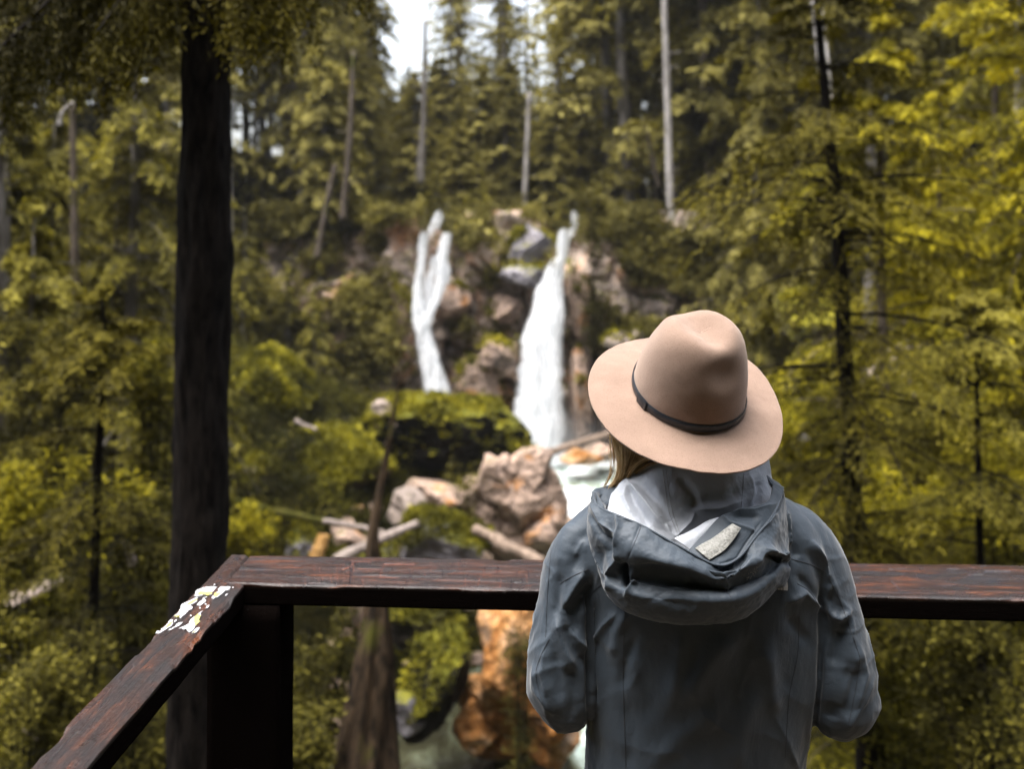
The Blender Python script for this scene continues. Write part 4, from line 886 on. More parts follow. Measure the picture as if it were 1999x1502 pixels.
for (u, v, Y, su, sv, k) in [(832, 448, 42.4, 9, 4, 16), (874, 450, 42.4, 9, 4, 14), (1106, 444, 42.4, 10, 4, 18), (862, 408, 43.9, 9, 4, 14), (1122, 410, 44.0, 10, 4, 14), (848, 470, 42.6, 4, 12, 8), (1078, 505, 42.4, 5, 14, 10), (1122, 520, 42.4, 5, 26, 14), (806, 520, 42.4, 5, 30, 12), (888, 520, 42.4, 6, 25, 12)]:
    for _ in range(k): tips.append(list(P(u + rr.normal() * su, v + rr.normal() * sv, Y + rr.normal() * 0.15)))
tips = np.array(tips); o = tuft_field('lip_plants', tips, np.tile(np.array([0, -0.6, 0.8]), (len(tips), 1)), 9, rr.uniform(0.10, 0.22, len(tips)), M['leaf_far'], 36, 0.5)
tag(o, 'small ferns fringing the lips and edges of the waterfalls', 'ferns', kind='stuff')
# more of the same forest past the edges of the picture
def scatter_wide(n, xr, yr, dmin, fn):
    c = 0
    for _ in range(3000):
        if c >= n: break
        y = rg.uniform(*yr); x = xr(y)
        if any((x - a) ** 2 + (y - b_) ** 2 < dmin ** 2 for a, b_ in occupied): continue
        occupied.append((x, y)); fn(x, y, c); c += 1
scatter_wide(8, lambda y: rg.uniform(0.56, 0.80) * y + 2, (34, 70), 3.5, f_right)
scatter_wide(8, lambda y: -rg.uniform(0.56, 0.80) * y - 2, (42, 70), 3.5, f_left)
# ------------------------------------------------------------------ wet timber railing
ZR = 1.07
def R(u, v, z=ZR):
    Y = F * (CZ - z) / (v - V0); return np.array([(u - U0) * Y / F, Y, z])
def wet_wood(name, c0, c1, c2, r0=0.22, r1=0.5):
    m, nt, b, out = new_mat(name)
    g = attr(nt, 'grain', 1)
    gm = mapping(nt, g, (3.0, 26, 26)); n1 = noise(nt, gm, 2.2, 7, 0.68, 0.7)
    n2 = noise(nt, mapping(nt, g, (5, 9, 9)), 1.6, 4, 0.6, 0.5); n3 = noise(nt, mapping(nt, g, (10, 130, 130)), 3, 5, 0.7)
    n4 = noise(nt, mapping(nt, g, (150, 60, 60)), 1.0, 4, 0.75, 0.6)
    c = ramp(nt, n1, [(0.30, c0), (0.52, c1), (0.70, c2)])
    c = mixc(nt, ramp(nt, n2, [(0.42, (0, 0, 0)), (0.62, (0.8, 0.8, 0.8))]), c, (c0[0] * 1.7, c0[1] * 2.0, c0[2] * 2.4))
    c = mixc(nt, 0.5, c, ramp(nt, n3, [(0.35, (0.35, 0.33, 0.33)), (0.6, (1, 1, 1))]), 'MULTIPLY')
    gr = attr(nt, 'groove'); c = mixc(nt, gr, c, (0.10, 0.026, 0.010))
    kn = attr(nt, 'dirt'); c = mixc(nt, kn, c, (0.008, 0.008, 0.012))
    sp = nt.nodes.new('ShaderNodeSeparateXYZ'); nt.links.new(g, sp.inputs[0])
    c = mixc(nt, ramp(nt, math_n(nt, 'MULTIPLY', sp.outputs[2], -100.0), [(0.25, (0, 0, 0)), (0.7, (1, 1, 1))]), c, (0.0035, 0.0025, 0.0022))   # shade of the sides and post put into the colour; top left out
    nt.links.new(c, b.inputs['Base Color']); nt.links.new(math_n(nt, 'ADD', 0.45, math_n(nt, 'MULTIPLY', sp.outputs[2], 45.0), True), b.inputs['Specular IOR Level'])   # specular cut too where the shade is painted
    nt.links.new(ramp(nt, n2, [(0.35, (r0,) * 3), (0.65, (r1,) * 3)]), b.inputs['Roughness'])
    b.inputs['Specular IOR Level'].default_value = 0.45
    h = math_n(nt, 'ADD', math_n(nt, 'MULTIPLY', n1, 0.8), math_n(nt, 'ADD', math_n(nt, 'MULTIPLY', n3, 0.5), math_n(nt, 'MULTIPLY', n4, 0.45)))
    bump(nt, b, h, 0.9, 0.008 if 'left' in name else 0.0035); return m
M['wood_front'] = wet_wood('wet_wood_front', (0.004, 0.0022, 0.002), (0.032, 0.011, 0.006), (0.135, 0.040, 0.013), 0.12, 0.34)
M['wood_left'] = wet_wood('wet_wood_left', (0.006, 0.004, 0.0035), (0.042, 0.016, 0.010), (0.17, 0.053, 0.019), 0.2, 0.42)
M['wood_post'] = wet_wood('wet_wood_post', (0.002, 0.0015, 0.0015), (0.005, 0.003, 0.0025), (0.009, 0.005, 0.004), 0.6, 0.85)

def segd(px, py, a, b_):
    ax, ay = a; dx, dy = b_[0] - ax, b_[1] - ay; L2 = dx * dx + dy * dy + 1e-9
    t = np.clip(((px - ax) * dx + (py - ay) * dy) / L2, 0, 1); return np.hypot(px - ax - t * dx, py - ay - t * dy), t
def plank(name, A0, A1, B0, B1, thick, ns, nt_, mat, parent, seed, grooves=(), knots=(), chip=0.006, wob=0.002, endA=None):
    """top surface A0-A1 (start) to B0-B1 (end); real thickness, rough-sawn edges"""
    s = np.linspace(0, 1, ns); side = [(t, 0.0) for t in np.linspace(0, 1, nt_)] + [(1.0, -q) for q in np.linspace(0, 1, 12)[1:]] + [(t, -1.0) for t in np.linspace(1, 0, 10)[1:]] + [(0.0, -q) for q in np.linspace(1, 0, 12)[1:-1]]
    tt = np.array([a for a, _ in side]); zz = np.array([b_ for _, b_ in side]); m_ = len(tt)
    L = np.linalg.norm(B0 - A0); Wd = np.linalg.norm(A1 - A0)
    S0 = A0[None] * (1 - s[:, None]) + B0[None] * s[:, None]; S1 = A1[None] * (1 - s[:, None]) + B1[None] * s[:, None]
    e0 = wob * fbm(np.c_[s * L * 6, s * 0, s * 0], seed, 4) ; e1 = wob * fbm(np.c_[s * L * 6, s * 0 + 9, s * 0], seed + 1, 4)
    wdir = (S1 - S0) / np.linalg.norm(S1 - S0, axis=1)[:, None]
    S0 = S0 + wdir * e0[:, None]; S1 = S1 + wdir * e1[:, None]
    Pp = S0[:, None] * (1 - tt[None, :, None]) + S1[:, None] * tt[None, :, None]
    sl = np.repeat((s * L)[:, None], m_, 1); tl = np.repeat(tt[None] * Wd, ns, 0); zl = np.repeat(zz[None] * thick, ns, 0)
    Pp[..., 2] += zl
    g = np.stack([sl.ravel(), tl.ravel(), zl.ravel()], 1)
    n1 = fbm(g * np.array([6, 60, 60]), seed + 2, 4, 0.6).reshape(ns, m_); n2 = vnoise(g * np.array([3, 9, 9]), seed + 3).reshape(ns, m_)
    top = (zz[None] > -0.01)
    Pp[..., 2] += np.where(top, 0.0009 * n1 + 0.0012 * n2, 0)
    edge = np.minimum(tl, Wd - tl); ch = np.clip(fbm(np.c_[s * L * 9, s * 0 + 3, s * 0], seed + 5, 4, 0.6) - 0.28, 0, 1) * 2.2
    ch2 = np.clip(fbm(np.c_[s * L * 9, s * 0 + 33, s * 0], seed + 6, 4, 0.6) - 0.28, 0, 1) * 2.2
    fall0 = np.exp(-(tl / 0.007) ** 2) * ch[:, None]; fall1 = np.exp(-((Wd - tl) / 0.007) ** 2) * ch2[:, None]
    Pp[..., 2] -= np.where(zz[None] > -0.25, (fall0 + fall1) * chip, 0)
    Pp[..., 2] -= np.where(top, 0.0016 * np.exp(-(edge / 0.003) ** 2), 0)
    uu = U0 + F * Pp[..., 0] / Pp[..., 1]; vv = V0 + F * (CZ - Pp[..., 2]) / Pp[..., 1]
    gv = np.zeros((ns, m_)); kd = np.zeros((ns, m_))
    for (a, b_, wpx, dep) in grooves:
        d, t = segd(uu, vv, a, b_); mk = np.exp(-(d / wpx) ** 2) * (0.75 + 0.25 * n1) * top
        Pp[..., 2] -= dep * mk
        if wpx > 0: gv = np.maximum(gv, mk) if dep < 0.004 else gv; kd = np.maximum(kd, mk) if dep >= 0.004 else kd
    for (cx, cyy, rx, ry, amt) in knots:
        q = ((uu - cx) / rx) ** 2 + ((vv - cyy) / ry) ** 2; kd = np.maximum(kd, amt * np.exp(-q * (1 + 0.5 * n1)) * top)
    V = Pp.reshape(-1, 3); Fq = grid_faces(ns, m_, True)
    caps = [np.stack([np.full(m_, len(V)), np.arange(m_), (np.arange(m_) + 1) % m_], 1), np.stack([np.full(m_, len(V) + 1), (ns - 1) * m_ + (np.arange(m_) + 1) % m_, (ns - 1) * m_ + np.arange(m_)], 1)]
    V = np.vstack([V, Pp[0].mean(0)[None], Pp[-1].mean(0)[None]])
    base = np.array(parent.location) if parent else 0
    o = mesh_np(name, V - base, [Fq] + caps, mat, parent, True)
    ga = np.vstack([g, g[:1], g[-1:]]).astype(np.float32)
    at = o.data.attributes.new('grain', 'FLOAT_VECTOR', 'POINT'); at.data.foreach_set('vector', ga.ravel())
    for nm, arr in (('groove', gv), ('dirt', kd)):
        at = o.data.attributes.new(nm, 'FLOAT', 'POINT'); at.data.foreach_set('value', np.r_[arr.ravel(), 0, 0].astype(np.float32))
    return o
rail = empty('wooden_railing', (R(470, 1120)[0], R(470, 1120)[1], 0)); tag(rail, 'wet dark brown timber railing with flaking white paint on its left arm', 'railing')
C2 = lambda x, y: (420 + x / 5.0, 1060 + y / 5.0)
grv = [(C2(1335, 185), C2(1520, 190), 0.9, 0.0015), (C2(1240, 262), C2(1300, 240), 1.6, 0.002), (C2(1280, 290), C2(1330, 290), 0.8, 0.001), (C2(1390, 255), C2(1620, 262), 0.9, 0.0015),
       (C2(1650, 210), C2(1950, 213), 1.2, 0.002), (C2(1650, 210), C2(1605, 335), 0.9, 0.0015), (C2(1605, 338), C2(1790, 345), 0.9, 0.0015), (C2(1340, 190), C2(1325, 240), 1.0, 0.0015),
       (C2(1330, 240), C2(1318, 400), 1.6, 0.0042), (C2(1190, 220), C2(1192, 380), 0.7, 0.001), ((1923, 1117), (1972, 1117), 1.2, 0.0045), ((1740, 1135), (1762, 1158), 0.8, 0.0042)]
rg4 = np.random.default_rng(12)
for _ in range(46):
    u = rg4.uniform(560, 1060); v = rg4.uniform(1094, 1135); grv.append(((u, v), (u + rg4.uniform(-3, 3), v + rg4.uniform(4, 16)), rg4.uniform(0.5, 0.9), 0.0042 if rg4.uniform() < .5 else 0.001))
for _ in range(30):
    u = rg4.uniform(520, 1990); v = rg4.uniform(1094, 1150); grv.append(((u, v), (u + rg4.uniform(8, 40), v + rg4.uniform(-1, 1)), rg4.uniform(0.4, 0.8), 0.0042 if rg4.uniform() < .5 else 0.001))
kn = [(1936, 1137, 14, 5, .9), (1684, 1104, 16, 5, .7), (1702, 1117, 5, 2, .8), (500, 1092, 9, 2, .8), (508, 1113, 8, 5, .8), (475, 1122, 4, 4, .7), (1800, 1126, 30, 4, .35), (1900, 1130, 26, 8, .4), (1760, 1157, 14, 3, .5), (700, 1125, 10, 8, .5)]
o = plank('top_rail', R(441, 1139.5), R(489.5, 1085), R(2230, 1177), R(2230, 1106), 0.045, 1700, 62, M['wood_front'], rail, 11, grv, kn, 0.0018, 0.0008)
tag(o, 'cracked front board of the railing, scratched and glossy')
# left board: near end is outside the picture
pA0, pA1 = R(452, 1083.5), R(486, 1083.5)
kn2 = [(462, 1092, 4, 3, .9), (430, 1128, 4, 3, .9), (150, 1400, 14, 22, .5), (230, 1320, 14, 16, .45), (110, 1460, 16, 18, .4)]
gl = [((120, 1440), (210, 1350), 0.8, 0.0042), ((190, 1390), (260, 1300), 0.8, 0.0042), ((250, 1330), (330, 1250), 0.7, 0.0042), ((90, 1490), (150, 1430), 0.8, 0.0042)]
n0 = R(50, 1502); n1_ = R(168, 1500); oB = R(403, 1134); iB = R(476, 1142)
dO = (n0 - oB); dI = (n1_ - iB); ext = 1.55
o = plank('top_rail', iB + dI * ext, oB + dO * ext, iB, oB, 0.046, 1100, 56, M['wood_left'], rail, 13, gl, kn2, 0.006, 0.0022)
tag(o, 'left board of the railing with chipped edges and remains of white paint')
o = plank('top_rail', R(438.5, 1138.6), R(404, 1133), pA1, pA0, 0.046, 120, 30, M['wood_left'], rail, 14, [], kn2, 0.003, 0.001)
tag(o, 'short end piece of the left board beside the mitre crack')
def post(u0, u1, Yf, z0, z1, dep, label=None):
    x0 = (u0 - U0) * Yf / F; x1 = (u1 - U0) * Yf / F
    A0 = np.array([x0, Yf, z1]); A1 = np.array([x1, Yf, z1])
    n = 90; zs = np.linspace(z1, z0, n); loop = [(a, 0) for a in np.linspace(0, 1, 12)] + [(1, b_) for b_ in np.linspace(0, 1, 10)[1:]] + [(a, 1) for a in np.linspace(1, 0, 12)[1:]] + [(0, b_) for b_ in np.linspace(1, 0, 10)[1:-1]]
    la = np.array(loop); V = np.stack([np.repeat((x0 + (x1 - x0) * la[:, 0])[None], n, 0), np.repeat((Yf + dep * la[:, 1])[None], n, 0), np.repeat(zs[:, None], len(la), 1)], -1)
    g = V.reshape(-1, 3)[:, [2, 0, 1]]; V = V.reshape(-1, 3) + 0.0015 * fbm(g * np.array([3, 40, 40]), 7, 3)[:, None] * np.array([1, 1, 0])
    k = len(la); caps = [np.stack([np.full(k, len(V)), (np.arange(k) + 1) % k, np.arange(k)], 1), np.stack([np.full(k, len(V) + 1), (n - 1) * k + np.arange(k), (n - 1) * k + (np.arange(k) + 1) % k], 1)]
    V = np.vstack([V, [[(x0 + x1) / 2, Yf + dep / 2, z1], [(x0 + x1) / 2, Yf + dep / 2, z0]]])
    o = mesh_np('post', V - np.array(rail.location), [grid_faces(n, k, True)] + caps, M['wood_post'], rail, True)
    ga = V[:, [2, 0, 1]].astype(np.float32); ga[:, 2] -= 5; at = o.data.attributes.new('grain', 'FLOAT_VECTOR', 'POINT'); at.data.foreach_set('vector', np.ascontiguousarray(ga).ravel()); return o  # offset gives the whole post the painted shade colour
post(404, 545, 2.142, -2.3, ZR - 0.047, 0.14)
post(2080, 2225, 2.075, -2.3, ZR - 0.0475, 0.14)
# flakes of old paint
C1 = lambda p: (280 + p[0] / 10.0, 1120 + p[1] / 10.0)
WH = [[(1020, 360), (1060, 330), (1110, 320), (1160, 285), (1330, 275), (1440, 275), (1400, 310), (1370, 360), (1340, 380), (1330, 420), (1290, 440), (1180, 430), (1130, 450), (1080, 450), (990, 465), (1010, 420)],
 [(1500, 280), (1700, 275), (1665, 335), (1600, 350), (1540, 395), (1480, 450), (1420, 490), (1370, 510), (1320, 490), (1370, 440), (1400, 400), (1470, 360), (1455, 325)],
 [(1110, 455), (1050, 500), (1040, 560), (980, 600), (900, 640), (960, 670), (940, 710), (880, 740), (840, 790), (760, 850), (720, 890), (700, 870), (740, 810), (640, 880), (590, 850), (660, 800), (720, 700), (730, 640), (780, 600), (900, 550), (970, 510), (1040, 480)],
 [(1250, 470), (1180, 500), (1220, 540), (1190, 590), (1100, 650), (1040, 630), (1100, 560), (1160, 530), (1150, 510), (1210, 470)],
 [(1290, 630), (1250, 690), (1210, 700), (1240, 650)],
 [(1160, 745), (1110, 800), (1125, 840), (1100, 880), (1080, 930), (1110, 960), (1060, 1000), (1010, 1060), (960, 1130), (900, 1170), (850, 1130), (830, 1100), (780, 1110), (750, 1085), (690, 1100), (720, 1070), (780, 1060), (880, 1000), (920, 920), (980, 870), (1040, 850), (1070, 810), (1120, 760)],
 [(1100, 1070), (1060, 1140), (1020, 1170), (940, 1190), (1000, 1110), (1040, 1080)],
 [(580, 920), (560, 960), (580, 990), (520, 1060), (430, 1110), (360, 1160), (300, 1195), (235, 1185), (260, 1145), (340, 1150), (340, 1110), (420, 1050), (480, 990), (500, 940), (540, 915)],
 [(765, 970), (740, 1000), (690, 1040), (600, 1080), (530, 1120), (480, 1140), (500, 1110), (620, 1050), (640, 1010), (700, 975)],
 [(655, 910), (640, 950), (600, 970), (590, 950)], [(1375, 215), (1400, 225), (1395, 248), (1372, 240)], [(1735, 280), (1765, 285), (1760, 305), (1738, 300)], [(1650, 405), (1620, 450), (1585, 455), (1605, 420)], [(1200, 600), (1230, 610), (1225, 635), (1198, 625)], [(1090, 675), (1118, 685), (1112, 706), (1092, 702)], [(905, 835), (940, 825), (935, 850), (910, 855)]]
YE = [[(1060, 400), (1100, 370), (1340, 380), (1330, 420), (1270, 445), (1180, 430), (1110, 440), (1060, 440)], [(1390, 400), (1520, 390), (1440, 470), (1370, 470)], [(1040, 500), (1050, 545), (900, 625), (830, 640), (880, 590)], [(980, 880), (1060, 820), (1120, 830), (1080, 930), (1100, 960), (1010, 1050), (990, 990)], [(560, 960), (540, 1020), (450, 1090), (440, 1060), (510, 980)], [(700, 830), (680, 870), (620, 870), (600, 845)], [(1040, 1110), (1010, 1165), (950, 1185)]]
def flakes(polys, z, mat, name, lab):
    rr = np.random.default_rng(4); off = np.array(rail.location)
    for pl in polys:
        bm = bmesh.new(); pts = []
        for i in range(len(pl)):
            a, b_ = np.array(pl[i], float), np.array(pl[(i + 1) % len(pl)], float); k = max(1, int(np.linalg.norm(b_ - a) / 22))
            for j in range(k): pts.append(a + (b_ - a) * j / k + rr.normal(size=2) * 3.0)
        vs = [bm.verts.new(R(*C1(p)) + np.array([0, 0, z]) - off) for p in pts]
        f = bm.faces.new(vs); r_ = bmesh.ops.extrude_face_region(bm, geom=[f])
        for g_ in r_['geom']:
            if isinstance(g_, bmesh.types.BMVert): g_.co.z -= 0.0022
        bmesh.ops.triangulate(bm, faces=bm.faces); bmesh.ops.recalc_face_normals(bm, faces=bm.faces)
        me = bpy.data.meshes.new(name); bm.to_mesh(me); bm.free(); me.materials.append(mat)
        o = bpy.data.objects.new(name, me); col.objects.link(o); o.parent = rail
def paint(name, c):
    m, nt, b, out = new_mat(name); n = noise(nt, objco(nt), 260, 4, 0.7)
    nt.links.new(ramp(nt, n, [(0.32, tuple(x * 0.45 for x in c)), (0.45, c)]), b.inputs['Base Color']); b.inputs['Roughness'].default_value = 0.5; bump(nt, b, n, 0.4, 0.001); return m
flakes(WH, 0.0016, paint('old_white_paint', (0.42, 0.42, 0.43)), 'paint_flake', 'remains of white paint')
flakes(YE, 0.0022, paint('old_yellow_paint', (0.38, 0.35, 0.11)), 'paint_flake', 'remains of yellow paint')
# ------------------------------------------------------------------ the person
def remesh(bag_or_V, voxel, smooth_it=2, Fs=None):
    """voxel union of overlapping closed shapes -> V, F (quads)"""
    me = bpy.data.meshes.new('tmp')
    V = np.vstack(bag_or_V.V); faces = [tuple(f) for q in bag_or_V.Q for f in q.tolist()] + [tuple(f) for q in bag_or_V.T for f in q.tolist()]
    me.from_pydata(V.tolist(), [], faces); me.update()
    bm = bmesh.new(); bm.from_mesh(me); bmesh.ops.recalc_face_normals(bm, faces=bm.faces); bm.to_mesh(me); bm.free()
    o = bpy.data.objects.new('tmp', me); col.objects.link(o)
    md = o.modifiers.new('r', 'REMESH'); md.mode = 'VOXEL'; md.voxel_size = voxel; md.adaptivity = 0
    if smooth_it: ms = o.modifiers.new('s', 'SMOOTH'); ms.factor = 0.5; ms.iterations = smooth_it
    dg = bpy.context.evaluated_depsgraph_get(); ev = o.evaluated_get(dg); m2 = ev.to_mesh()
    co = np.zeros(len(m2.vertices) * 3, np.float32); m2.vertices.foreach_get('co', co); co = co.reshape(-1, 3).astype(float)
    fs = np.array([list(p.vertices) for p in m2.polygons if len(p.vertices) == 4]); ft = np.array([list(p.vertices) for p in m2.polygons if len(p.vertices) == 3]).reshape(-1, 3)
    ev.to_mesh_clear(); bpy.data.objects.remove(o); bpy.data.meshes.remove(me)
    return co, ([fs] if len(ft) == 0 else [fs, ft])
def normals(V, Fs):
    n = np.zeros_like(V)
    for f in Fs:
        c = np.cross(V[f[:, 1]] - V[f[:, 0]], V[f[:, 2]] - V[f[:, 0]])
        for k in range(f.shape[1]): np.add.at(n, f[:, k], c)
    return n / (np.linalg.norm(n, axis=1)[:, None] + 1e-12)
def capsule(bag, pts, rad, nseg=20, n=None, sq=None):
    """closed tapered tube with rounded ends through pts"""
    pts = np.asarray(pts, float); rad = np.asarray(rad, float); k = len(pts); n = n or 8 * k
    W_ = catmull(pts, n); r = catmull(rad[:, None], n)[:, 0]
    T0 = W_[0] - W_[1]; T0 /= np.linalg.norm(T0); T1 = W_[-1] - W_[-2]; T1 /= np.linalg.norm(T1)
    a = np.linspace(0, np.pi / 2, 6)[1:]
    pre = [W_[0] + T0 * r[0] * math.sin(x) for x in a][::-1]; prr = [max(r[0] * math.cos(x), 1e-4) for x in a][::-1]
    post_ = [W_[-1] + T1 * r[-1] * math.sin(x) for x in a]; por = [max(r[-1] * math.cos(x), 1e-4) for x in a]
    V, Fs = tube(np.vstack([pre, W_, post_]), np.r_[prr, r, por], nseg, True); bag.add(V, Fs)
def ellipsoid(bag, c, r, Rm=None, n=24):
    th = np.linspace(0, np.pi, n)[1:-1]; ph = np.linspace(0, 2 * np.pi, n * 2, endpoint=False)
    V = np.stack([np.outer(np.sin(th), np.cos(ph)), np.outer(np.sin(th), np.sin(ph)), np.outer(np.cos(th), np.ones(len(ph)))], -1).reshape(-1, 3)
    m_ = len(ph); Fs = [grid_faces(len(th), m_, True)]; k = len(V); V = np.vstack([V, [0, 0, 1], [0, 0, -1]]); j = np.arange(m_)
    Fs += [np.stack([np.full(m_, k), (j + 1) % m_, j], 1), np.stack([np.full(m_, k + 1), k - m_ + j, k - m_ + (j + 1) % m_], 1)]
    V = V * np.asarray(r); V = V @ (np.asarray(Rm).T if Rm is not None else np.eye(3)) + np.asarray(c); bag.add(V, Fs)
def px(V): return U0 + F * V[:, 0] / V[:, 1], V0 + F * (CZ - V[:, 2]) / V[:, 1]
PY = 1.80
base = np.array([(1370 - U0) * PY / F, 1.85, 0.0])

# hat frame (also carries the head)
def rotm(al, be, ga):
    ca, sa = math.cos(al), math.sin(al); Rx = np.array([[1, 0, 0], [0, ca, -sa], [0, sa, ca]])
    cb, sb = math.cos(be), math.sin(be); Rz = np.array([[cb, -sb, 0], [sb, cb, 0], [0, 0, 1]])
    cg, sg = math.cos(ga), math.sin(ga); Ry = np.array([[cg, 0, sg], [0, 1, 0], [-sg, 0, cg]]); return Rz @ Rx @ Ry
HX = [1342.7349, 768.5965, 0.5185, 0.4621, -0.1515, 0.174, 0.1876, -0.01, 0.0123, 0.0986, 0.1079, 0.1521, 0.8021, 0.6856, -0.0157, 0.0002, -0.0021, 0.0106, -0.0033, 0.0119, 0.0025, -0.0005, 0.0018, 0.0037, 0.003]
HR = rotm(HX[2], HX[3], HX[4]); HC = np.array(P(HX[0], HX[1], 1.80))
hat2w = lambda p: p @ HR.T + HC

# ---- skin materials
def simple(name, c, rough=0.6, nsc=30, amt=0.25, bs=0.2, bd=0.002):
    m, nt, b, out = new_mat(name); n = noise(nt, objco(nt), nsc, 4, 0.6)
    nt.links.new(ramp(nt, n, [(0.3, tuple(x * (1 - amt) for x in c)), (0.7, tuple(min(1, x * (1 + amt)) for x in c))]), b.inputs['Base Color']); b.inputs['Roughness'].default_value = rough; bump(nt, b, n, bs, bd); return m
M['skin'] = simple('skin', (0.55, 0.36, 0.27), 0.5, 40, 0.08); M['skin'].node_tree.nodes['Principled BSDF'].inputs['Subsurface Weight'].default_value = 0.05
M['trousers'] = simple('trousers', (0.03, 0.032, 0.038), 0.85, 25, 0.2); M['boots'] = simple('boots', (0.06, 0.04, 0.028), 0.6, 30, 0.3)

# ---- body: one continuous surface
b_ = Bag(); X0 = base[0]
w3 = lambda x, y, z: np.array([x, y, z])
head = hat2w(np.array([[0, 0.005, -0.045]]))[0]; ellipsoid(b_, head, (0.075, 0.093, 0.108), HR)
ellipsoid(b_, hat2w(np.array([[0, 0.045, -0.095]]))[0], (0.055, 0.05, 0.065), HR)                      # jaw
capsule(b_, hat2w(np.array([[0, 0.092, -0.055], [0, 0.108, -0.085]])), [0.008, 0.012], 10)             # nose
capsule(b_, hat2w(np.array([[-0.02, 0.090, -0.118], [0.0, 0.097, -0.117], [0.02, 0.090, -0.118]])), [0.005, 0.008, 0.005], 10)  # mouth
for s_ in (-1, 1):
    ellipsoid(b_, hat2w(np.array([[0.076 * s_, -0.002, -0.065]]))[0], (0.010, 0.018, 0.030), HR)       # ears
    ellipsoid(b_, hat2w(np.array([[0.030 * s_, 0.080, -0.050]]))[0], (0.014, 0.013, 0.010), HR)        # eyes
neck0 = np.array([X0 - 0.005, 1.83, 1.36]); capsule(b_, [neck0 + w3(0, 0.01, -0.06), neck0, head + w3(0.01, 0.0, -0.05)], [0.052, 0.050, 0.052])
capsule(b_, [w3(X0, 1.84, 0.95), w3(X0, 1.85, 1.10), w3(X0, 1.835, 1.27)], [0.095, 0.09, 0.085]); capsule(b_, [w3(X0 - 0.12, 1.83, 1.30), w3(X0, 1.83, 1.31), w3(X0 + 0.12, 1.83, 1.30)], [0.040, 0.05, 0.040])
capsule(b_, [w3(X0 - 0.075, 1.85, 0.88), w3(X0 + 0.075, 1.85, 0.88)], [0.11, 0.11])
arms = []
for s_, wr in ((-1, w3(0.215, 2.075, 1.118)), (1, w3(0.470, 2.070, 1.118))):
    sh = np.array(P(1172, 1062, 1.825)) if s_ < 0 else np.array(P(1556, 1068, 1.825)); el = np.array(P(1105, 1352, 1.80)) if s_ < 0 else np.array(P(1645, 1368, 1.80))
    arms.append((sh, el, wr)); mid_ = np.array(P(1113, 1180, 1.818)) if s_ < 0 else np.array(P(1611, 1180, 1.818)); capsule(b_, [sh, mid_, el], [0.036, 0.036, 0.034]); capsule(b_, [el, el * 0.5 + wr * 0.5, wr], [0.037, 0.033, 0.024])
    # hand resting on the rail: palm, four bent fingers of different length, thumb from the side of the palm
    hd = w3(-0.12 * s_, 1.0, 0.0); hd /= np.linalg.norm(hd); sd_ = np.cross(hd, [0, 0, 1.0])
    pc = wr + hd * 0.050 + w3(0, 0, -0.014); ellipsoid(b_, pc, (0.040, 0.050, 0.014), np.stack([sd_, hd, [0, 0, 1.0]], 1))
    for k, (off, ln) in enumerate(((-0.030, 0.062), (-0.010, 0.072), (0.010, 0.068), (0.029, 0.052))):
        r0 = wr + hd * 0.088 + sd_ * off + w3(0, 0, -0.010)
        capsule(b_, [r0 - hd * 0.02, r0 + hd * ln * 0.45 + w3(0, 0, 0.006), r0 + hd * ln * 0.80 + w3(0, 0, -0.006), r0 + hd * ln + w3(0, 0, -0.016)], [0.0085, 0.0082, 0.0075, 0.0065], 10, 18)
    ts = sd_ * (s_ * -1.0) * (1 if True else 1); tb_ = wr + hd * 0.035 + ts * 0.026 + w3(0, 0, -0.012)
    capsule(b_, [tb_, tb_ + ts * 0.022 + hd * 0.024, tb_ + ts * 0.026 + hd * 0.050 + w3(0, 0, -0.006)], [0.012, 0.010, 0.008], 10, 16)
for s_ in (-1, 1):
    hip = w3(X0 + 0.085 * s_, 1.85, 0.86); kn_ = w3(X0 + 0.095 * s_, 1.87, 0.48); an_ = w3(X0 + 0.10 * s_, 1.83, 0.09)
    capsule(b_, [hip, (hip + kn_) / 2, kn_], [0.088, 0.074, 0.055]); capsule(b_, [kn_, kn_ * .6 + an_ * .4 + w3(0, -0.01, 0), an_], [0.053, 0.052, 0.036]); capsule(b_, [an_ + w3(0, -0.02, -0.045), an_ + w3(0, 0.14, -0.055)], [0.036, 0.03])
V, Fs = remesh(b_, 0.0055, 3); person = mesh_np('person', V - base, Fs, M['skin'], None, True); person.location = base
tag(person, 'person seen from behind in felt hat and grey hooded jacket, leaning on the railing', 'person')
# trousers and boots
tb = Bag(); capsule(tb, [w3(X0 - 0.07, 1.85, 0.88), w3(X0 + 0.07, 1.85, 0.88)], [0.125, 0.125])
for s_ in (-1, 1):
    capsule(tb, [w3(X0 + 0.085 * s_, 1.85, 0.86), w3(X0 + 0.095 * s_, 1.87, 0.48), w3(X0 + 0.10 * s_, 1.83, 0.14)], [0.102, 0.070, 0.058])
V, Fs = remesh(tb, 0.01, 3); V = V + 0.004 * fbm(V * np.array([9, 9, 5]), 2, 3)[:, None] * normals(V, Fs); mesh_np('trousers', V - base, Fs, M['trousers'], person, True)
for s_ in (-1, 1):
    tb = Bag(); x = X0 + 0.10 * s_; capsule(tb, [w3(x, 1.825, 0.20), w3(x, 1.82, 0.06)], [0.056, 0.054]); capsule(tb, [w3(x, 1.80, 0.048), w3(x, 1.90, 0.050), w3(x, 1.99, 0.042)], [0.046, 0.048, 0.038])
    V, Fs = remesh(tb, 0.008, 3); V[:, 2] = np.maximum(V[:, 2], 0.002); mesh_np('boot', V - base, Fs, M['boots'], person, True)

